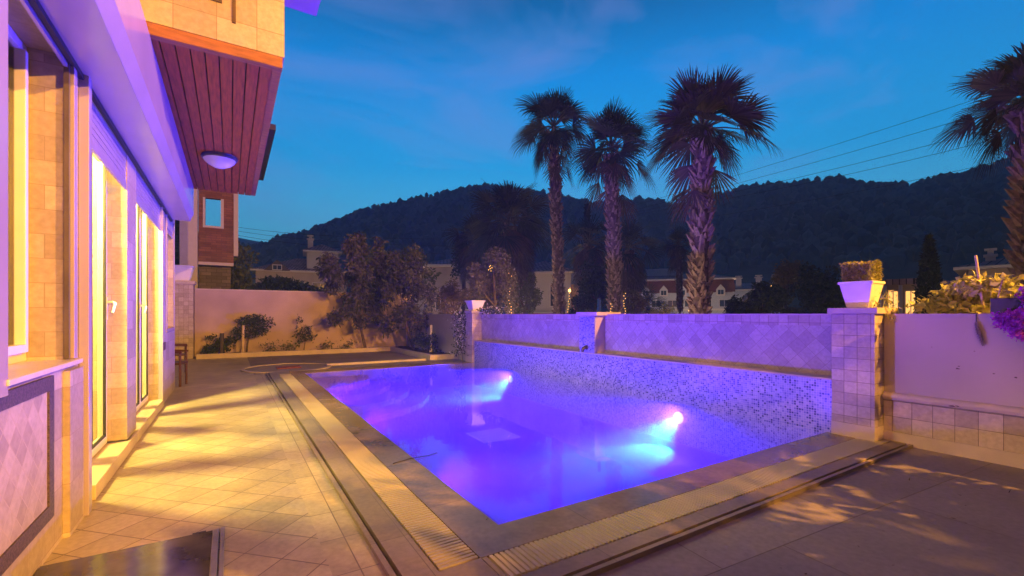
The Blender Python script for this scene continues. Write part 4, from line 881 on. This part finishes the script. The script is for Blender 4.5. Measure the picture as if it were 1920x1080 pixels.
# small house with lit portico by the pot (px 1665-1720)
h = House('portico_house', 'small pavilion with warm lit columns between the pot and the cypress', 1692, 32, 2.3, 5, 3.75, M_hbeige); 
g = MB(); g.prism([(-1.35,3.75),(-.85,4.15),(.85,4.15),(1.35,3.75)], 'Y', -.5, 5); h.part(g, 'roof', M_roof)
for x_ in (-.95,-.1,.95): g = MB(); g.tube([(x_,-.35,0),(x_,-.35,3.72)], .11, 10); h.part(g, 'column', M_trim)
h.win(-.5,1.6,.5,1.7,lit=True); h.win(.45,1.6,.55,1.7,lit=True)
for (u_, d_, w_, hh, lab) in ((1678,90,4.5,8.0,'small far gabled house left of the cypress'),(1704,95,4.2,8.0,'second far gabled house, nearest the cypress'),(1768,100,7,9.2,'far low house right of the cypress with a roof lamp'),(1655,110,8,9.4,'dim far house behind the near pot')):
    h = House('far_house', lab, u_, d_, w_, 6, hh-1.2, M_hwhite, group='far houses at the foot of the hill'); g = MB(); g.prism([(-w_/2-.3,hh-1.2),(w_/2+.3,hh-1.2),(0,hh+.2)], 'Y', -.4, 6.4); h.part(g, 'roof', M_roof); h.win(0,hh-3,.9,1.1); h.win(-w_*.3,hh-3,.6,1.1)
# right villa with chimney (px 1815-1930)
h = House('right_villa', 'villa with hipped roof and square chimney behind the yellow shrub', 1890, 24, 3.0, 6, 4.25, M_hbeige); r_ = h.hip(-1.5,3.0,0,6,4.28,.75,.55); h.chim(-.65,.9,4.5,4.85,.40,r_); h.win(-.6,2.7,.6,1.0); h.win(.8,2.7,.6,1.0)
g = MB(); g.box(1.501,3.0,.01,6,0,4.25); h.part(g, 'side_wing', M_hbeige)
# brick neighbour at the left
b_ = thing('brick_house', 'brick-clad house with an upper bay rising behind the left end of the back wall', 'house', (-.3,20.5,G0), 'houses beyond the garden')
M_brick = tiles('brick_clad', [(0,(0.15,0.06,0.035,1)),(1,(0.26,0.11,0.06,1))], (0.10,0.06,0.05,1), .35, .09, 'XZY', ms=.008, offset=.5, rough=.8, stain=.3, bump=.8)
M_stonew = tiles('stone_clad', [(0,(0.10,0.085,0.08,1)),(1,(0.18,0.15,0.14,1))], (0.07,0.06,0.05,1), .35, .14, 'XZY', ms=.01, offset=.5, rough=.85, stain=.3, bump=.8)
d0 = 18.6
def ux(u, y): l = (u-960)/FPX; k_ = y/(-l*SN+CS); return k_*(l*CS+SN)
def vz(u, v, y): l = (u-960)/FPX; k_ = y/(-l*SN+CS); return EYE-k_*(v-590)/FPX
Yb = 21.5
xa, xb = ux(372,Yb), ux(438,Yb); zt, zb = vz(405,366,Yb), vz(405,492,Yb); zw0, zw1 = vz(400,424,Yb), vz(400,372,Yb); xw0, xw1 = ux(385,Yb), ux(414,Yb)
g = MB(); g.box(xa, xb, Yb, Yb+.25, zb, zw0); g.box(xa, xw0, Yb, Yb+.25, zw0, zt+.6); g.box(xw1, xb, Yb, Yb+.25, zw0, zt+.6); g.box(xw0, xw1, Yb, Yb+.25, zw1, zt+.6); build(g, 'bay_wall', M_brick, b_)
g = MB(); g.box(xw0-.08, xw0, Yb-.05, Yb+.2, zw0, zw1); g.box(xw1, xw1+.1, Yb-.05, Yb+.2, zw0-.08, zw1); g.box(xw0-.08, xw1, Yb-.05, Yb+.2, zw0-.08, zw0); build(g, 'window_frame', M_trim, b_)
g = MB(); g.box(xb+.001, xb+.16, Yb-.06, Yb+.25, vz(438,480,Yb), zt+.6); build(g, 'corner_trim', M_trim, b_)
g = MB(); g.box(xa, xb, Yb-.05, Yb+.3, zb-.12, zb-.002); build(g, 'bay_sill', M_trim, b_)
g = MB(); g.box(-3.5, xa-.30, Yb+.26, Yb+4, G0, zt+.6); build(g, 'wall', M_stonew, b_)
g = MB(); g.box(xa-.58, xa-.02, Yb-.2, Yb+.25, G0, zt+.6); build(g, 'pilaster', M_trim, b_)
g = MB(); g.box(xa, xb-.1, Yb+.4, Yb+4, G0, zb-.13); build(g, 'lower_wall', M_stonew, b_)
ze = 7.2
g = MB(); g.box(-3.5, .95, 16.2, 23.5, ze, ze+.12); g.box(-3.5, 1.25, 16.5, 23.0, ze+.121, ze+.30); g.box(-3.5, .35, Yb-.4, 23.6, ze-.16, ze-.001); build(g, 'roof_eave', plain('dark_eave', (0.06,0.045,0.05), .7), b_)

# ------------------------------------------------------------------ hills
RP = [(-60,470),(200,480),(330,478),(420,474),(470,466),(520,452),(560,441),(600,428),(650,411),(700,397),(740,386),(790,371),(840,362),(905,352),(960,355),(1000,361),(1040,368),(1080,377),(1120,384),(1160,381),(1210,376),(1250,383),(1290,392),(1330,372),(1380,356),(1440,351),(1500,351),(1560,347),(1620,350),(1680,351),(1730,346),(1780,333),(1830,322),(1880,308),(1920,300),(2000,290),(2200,300)]
azs = [math.degrees(math.atan((u-960)/FPX))+YAW for u, v in RP]
elv = [(590-v)/math.hypot(FPX, u-960) for u, v in RP]
def ridge(a, dx=0): return float(np.interp(a+dx, azs, elv))
from mathutils import noise as mn
def hillmesh(r_in, r_rid, r_out, efac, a0, a1, na, nr, seed, amp):
    g = MB(); heights = {}
    for i in range(na+1):
        a = a0+(a1-a0)*i/na; ra = R(90-a)
        for j in range(nr+1):
            f_ = j/nr; rr = r_in+(r_out-r_in)*f_; hr = ridge(a)*efac*r_rid if not callable(efac) else efac(a)*r_rid
            q = (rr-r_in)/(r_rid-r_in)
            sh = (max(0,q)**.85) if q <= 1 else max(0, 1-(q-1)*1.4)
            x_, y_ = rr*math.cos(ra), rr*math.sin(ra)
            nn = mn.fractal(Vector((x_*.012+seed, y_*.012, .3)), 1, 2, 4)*amp*hr*min(1,q*2)*(0 if .93 < q < 1.07 else 1)*max(0, 1-abs(q-1)*.0)
            z_ = (hr+EYE)*sh+nn*(.55 if q < .93 else .25)
            g.v.append((x_, y_, max(G0-.25, z_)))
    for i in range(na):
        for j in range(nr):
            k_ = i*(nr+1)+j; g.f.append((k_, k_+1, k_+nr+2, k_+nr+1))
    return g
M_hill = plain('forest_floor', (0.024,0.048,0.055), .95, var=.6, vscale=.12, bump=1.0, bscale=.5, detail=10)  # forest green shifted to blue, some distance haze put into the colour
hg = hillmesh(150, 430, 620, 1.0, -45, 120, 330, 60, 3.1, .10)
o = struct(hg, 'hills', M_hill, smooth=True)
fg = hillmesh(640, 850, 1000, lambda a: float(np.interp(a, [-45,-12,-6,0,6,14,120], [.15,.16,.158,.150,.135,.10,.10])), -45, 120, 160, 30, 9.7, .04)
o = struct(fg, 'far_hills', M_hill, smooth=True)
# forest on the slopes: clumps of crowns
hv = np.array(hg.v).reshape(331, 61, 3)
ico = np.array([(0,0,.95),(.8,0,.45),(.25,.76,.5),(-.65,.47,.4),(-.65,-.47,.5),(.25,-.76,.4),(.55,.4,-.5),(-.2,.65,-.5),(-.7,0,-.5),(-.2,-.65,-.5),(.55,-.4,-.5)])
icf = [(0,1,2),(0,2,3),(0,3,4),(0,4,5),(0,5,1),(1,6,2),(2,6,7),(2,7,3),(3,7,8),(3,8,4),(4,8,9),(4,9,5),(5,9,10),(5,10,1),(1,10,6)]
s = MB(); cnt = 0
gg = np.random.default_rng(5)
Vs = []; 
def put(p, r, hgt):
    global cnt
    q = ico*gg.uniform(.75,1.25,(11,1))*[r, r, hgt]; an = gg.uniform(0,6.28); c_, s_ = math.cos(an), math.sin(an)
    q = q@np.array([[c_,s_,0],[-s_,c_,0],[0,0,1]])+p+[0,0,hgt*.35]
    Vs.append(q); cnt += 1
for i in range(9000):
    a = gg.uniform(58, 300); j = gg.uniform(4, 42)
    i0, j0 = int(a), int(j); fa, fj = a-i0, j-j0
    p = (hv[i0,j0]*(1-fa)*(1-fj)+hv[i0+1,j0]*fa*(1-fj)+hv[i0,j0+1]*(1-fa)*fj+hv[i0+1,j0+1]*fa*fj)
    r = gg.uniform(1.2,3.2); put(p, r, r*gg.uniform(1.0,1.6))
for i in range(2200):      # ridge line trees
    a = gg.uniform(58, 300); j = gg.uniform(34.5, 38.5); i0, j0 = int(a), int(j); fa, fj = a-i0, j-j0
    p = (hv[i0,j0]*(1-fa)*(1-fj)+hv[i0+1,j0]*fa*(1-fj)+hv[i0,j0+1]*(1-fa)*fj+hv[i0+1,j0+1]*fa*fj)
    r = gg.uniform(.7,2.4) if gg.random() < .85 else gg.uniform(2.2,3.4); put(p-np.array([0,0,.8]), r, r*gg.uniform(.8,1.5))
V = np.concatenate(Vs); s.v = [tuple(x) for x in V.tolist()]; s.f = [(b0*11+a, b0*11+b, b0*11+c_) for b0 in range(cnt) for a, b, c_ in icf]
o = build(s, 'hillside_forest', leafmat('forest_crowns', (0.008,0.022,0.028), (0.065,0.12,0.13), rough=.9, trans=0)); o['kind'] = 'stuff'  # crown greens carry the same haze blue in their colour

# ------------------------------------------------------------------ power lines
def wire(label, pts, r, group):
    P = [at(*p) for p in pts]; n = 24; q = []
    for i in range(n+1):
        f_ = i/n; a, b, c_ = P
        q.append(a*(1-f_)*(1-2*f_)+b*4*f_*(1-f_)+c_*f_*(2*f_-1))
    g = MB(); g.tube(q, r, 5); o = build(g, 'power_cable', plain('cable', (0.05,0.05,0.06), .6), origin=tuple(q[0])); tag(o, label, 'cable', group)
G1 = 'cables crossing to the right palm'
wire('uppermost power cable right of the biggest palm', [(1180,388,85),(1500,292,62),(1990,132,40)], .024, G1)
wire('second power cable from the top right of the biggest palm', [(1180,396,85),(1500,312,62),(1990,166,40)], .024, G1)
wire('third power cable from the top right of the biggest palm', [(1180,400,85),(1500,332,62),(1990,204,40)], .024, G1)
wire('fourth power cable from the top, just above the hill', [(1180,404,85),(1500,346,62),(1990,228,40)], .024, G1)
wire('lowest power cable, meeting the hill ridge on the right', [(1180,430,85),(1560,368,62),(1990,272,40)], .020, G1)
G2 = 'cables before the left hill'
wire('upper of the cables before the left hill', [(440,425,60),(680,445,70),(960,448,85)], .022, G2)
wire('middle cable before the left hill, behind the villa chimney', [(440,432,60),(680,456,70),(960,462,85)], .022, G2)
wire('lower cable before the left hill, at chimney height', [(440,440,60),(680,468,70),(960,480,85)], .022, G2)

# ------------------------------------------------------------------ lamps of the place and added unseen lights
def street_lamp(label, x, y, h, power, arm=(-1,0), aim=(-1.5,6,0), cone=104, color=SODIUM):
    t = thing('street_lamp', label, 'street lamp', (x,y,G0), 'sodium street lamps')
    g = MB(); g.tube([(x,y,G0),(x,y,h-.3),(x+arm[0]*.3,y+arm[1]*.3,h+.05),(x+arm[0]*.9,y+arm[1]*.9,h+.12)], [.07,.05,.04,.035], 10); build(g, 'pole', M_metal, t)
    hx, hy = x+arm[0]*1.1, y+arm[1]*1.1
    g = MB(); g.obox((hx,hy,h+.15), (.5,.26,.12), math.atan2(arm[1],arm[0])); build(g, 'head', M_alu, t, bevel=.03)
    g = MB(); g.obox((hx,hy,h+.07), (.36,.18,.03), math.atan2(arm[1],arm[0])); build(g, 'lens', emit('sodium_lens', SODIUM, 30), t)
    b_ = light('sodium_bulb', 'SPOT', (hx,hy,h-.02), power, color, t, radius=.03, spot_size=R(cone), spot_blend=.45)
    b_.rotation_euler = (Vector(aim)-Vector((hx,hy,h))).to_track_quat('-Z','Y').to_euler()
street_lamp('sodium street lamp outside the garden behind the camera', 9.6, -4.5, 6.0, SODIUM_W)
street_lamp('second sodium street lamp straight behind the camera', 4.6, -9.5, 5.4, SODIUM_B, (-1,0), (-1.4,6.5,1.0), 66)
leafy('terrace_tree', 'leafy tree on the terrace beside the right wall, behind the camera', 'tree', (5.65,-1.6,TZ), (5.9,-1.2,2.8), (1.15,1.3,1.15), 5000, .15, L_mid, .09, 22, .24, 2.0, .2, 'trees behind the camera')
leafy('terrace_tree', 'unseen leafy tree added behind the camera to shade the right terrace', 'tree', (3.8,-4.8,TZ), (3.75,-4.5,2.8), (1.3,1.2,1.35), 6500, .15, L_mid, .09, 24, .25, 2.0, .2, 'trees behind the camera')  # added crown that blocks the second street lamp over the right terrace
def glow(label, u, v, d, power, color=SODIUM, name='garden_lamp'):
    p = at(u, v, d); t = thing(name, label, 'garden lamp', (p.x,p.y,G0), 'garden lamps beyond the wall')
    g = MB(); g.tube([(p.x,p.y,G0),(p.x,p.y,p.z-.12)], .03, 8); build(g, 'post', M_dark, t)
    g = MB(); g.lathe([(0,-.1),(.07,-.07),(.09,0),(.07,.07),(0,.1)], tuple(p), 12); build(g, 'globe', emit('garden_globe', (1,.5,.12), 6), t, smooth=True)
    light('lamp_bulb', 'POINT', (p.x,p.y,p.z), power, color, t, radius=.1)
glow('garden lamp glowing in front of the rust-coloured shrub', 845, 605, 17.6, 420)
glow('garden lamp glowing behind the leftmost tall palm trunk', 1068, 545, 30, 380)
glow('garden lamp among the low shrubs by the young palm', 1235, 596, 20.2, 60)
WARM = (1.0,.66,.42)
for (lab, u_, d_, p_) in (('unseen light added to brighten the tiled villa', 575, 37, 2000),('unseen light added to brighten the pale low house', 735, 35, 900),('unseen light added to brighten the beige house', 845, 31.5, 800),
        ('unseen light added to brighten the white house', 1010, 28, 900),('unseen light added to brighten the long hotel, left part', 1205, 63, 4500),('unseen light added to brighten the long hotel, right part', 1310, 63, 4500),
        ('unseen light added to brighten the blue-grey hotel block', 1400, 69, 4500),('unseen light added to brighten the right villa', 1872, 20.5, 500),('unseen light added to brighten the far gabled houses', 1690, 80, 6000),
        ('unseen light added to brighten the bushy palm with dry fronds', 940, 19.5, 500), ('unseen light added to brighten the brick house', 395, 19.2, 130), ('unseen light added to brighten the three tall palms', 1190, 11.5, 300), ('unseen light added between the tall palms and the olive-like tree', 1010, 14.5, 200), ('unseen light added to brighten the dark round tree', 1500, 19, 300)):
    glow(lab, u_, 603 if d_ < 40 else 598, d_, p_*(1.6 if d_ > 25 else 2.5), WARM)  # unseen lamps added below the wall tops to brighten house fronts and palms
glow('garden lamp shining in the dark trees right of the hotel', 1444, 536, 33, 60)
glow('garden lamp at wall height left of the dark trees', 1372, 596, 22.5, 60)
glow('garden lamp lighting the pavilion columns', 1668, 597, 30.2, 120)
def string(label, u, v0, v1, d, n, wob=4):
    t = None; g = MB()
    for i in range(n):
        p = at(u+random.uniform(-wob,wob), v0+(v1-v0)*i/max(1,n-1), d); r = .00085*d
        g.lathe([(0,-r),(r*.8,-r*.5),(r*.8,r*.5),(0,r)], tuple(p), 5)
    c0 = at(u, v1, d); o = build(g, 'light_string', emit('string_bulb', (1,.50,.10), 5), origin=tuple(c0)); tag(o, label, 'string lights', 'strings of warm bulbs')
string('string of warm bulbs hanging in the olive-like tree', 957, 512, 598, 15.6, 16, 3)
string('cluster of warm bulbs in the purple-lit feathery tree', 919, 498, 508, 14.6, 6, 6)
string('warm bulbs down the right side of the middle tall trunk', 1171, 550, 588, 16.0, 9, 2)
string('warm bulbs down the left side of the middle tall trunk', 1146, 570, 588, 16.0, 5, 2)
string('warm bulbs by the foot of the biggest palm trunk', 1290, 575, 590, 13.5, 3, 3)
string('warm bulbs on the right of the leftmost tall trunk', 1066, 540, 585, 19.0, 10, 3)
# leaf litter and grime on the paving
s = MB(); P = []
for i in range(60):
    P.append((random.uniform(-.6,5.8), random.uniform(.9,1.75), TZ+.004) if i % 3 else (random.uniform(1.2,1.45), random.uniform(2.6,9), .004))
P = np.array(P); s.leaves(P, .028, 1.8); s.v = [(a, b, TZ+.004 if c_ < .0 else .004) for a, b, c_ in s.v]
o = build(s, 'fallen_leaves', plain('litter', (0.05,0.03,0.02), .9)); o['kind'] = 'stuff'
g = MB(); g.tube([(1.25,4.05,.004),(1.42,4.1,.006),(1.62,4.12,-.002),(1.72,4.16,-.002)], .0032, 5); o = build(g, 'twig', plain('twig_dark', (0.02,0.015,0.01), .9)); tag(o, 'thin dark twig lying over the left pool edge', 'twig')
g = MB(); g.tube([(5.12,1.60,TZ+.001),(5.25,1.55,TZ+.002),(5.35,1.35,TZ+.002),(5.50,1.28,TZ+.002),(5.52,1.16,TZ+.001)], .0035, 4)

# ------------------------------------------------------------------ evening haze
g = MB(); g.box(-1050, 1050, -1050, 1050, -1.8, 165)
o_ = M_('evening_haze'); v_ = o_.n('ShaderNodeVolumePrincipled'); v_.inputs['Color'].default_value = (0.42,0.74,1.0,1); v_.inputs['Density'].default_value = 0.0010
o_.l(v_.outputs[0], o_.out.inputs['Volume'])
o = build(g, 'haze', o_.m); o['kind'] = 'stuff'
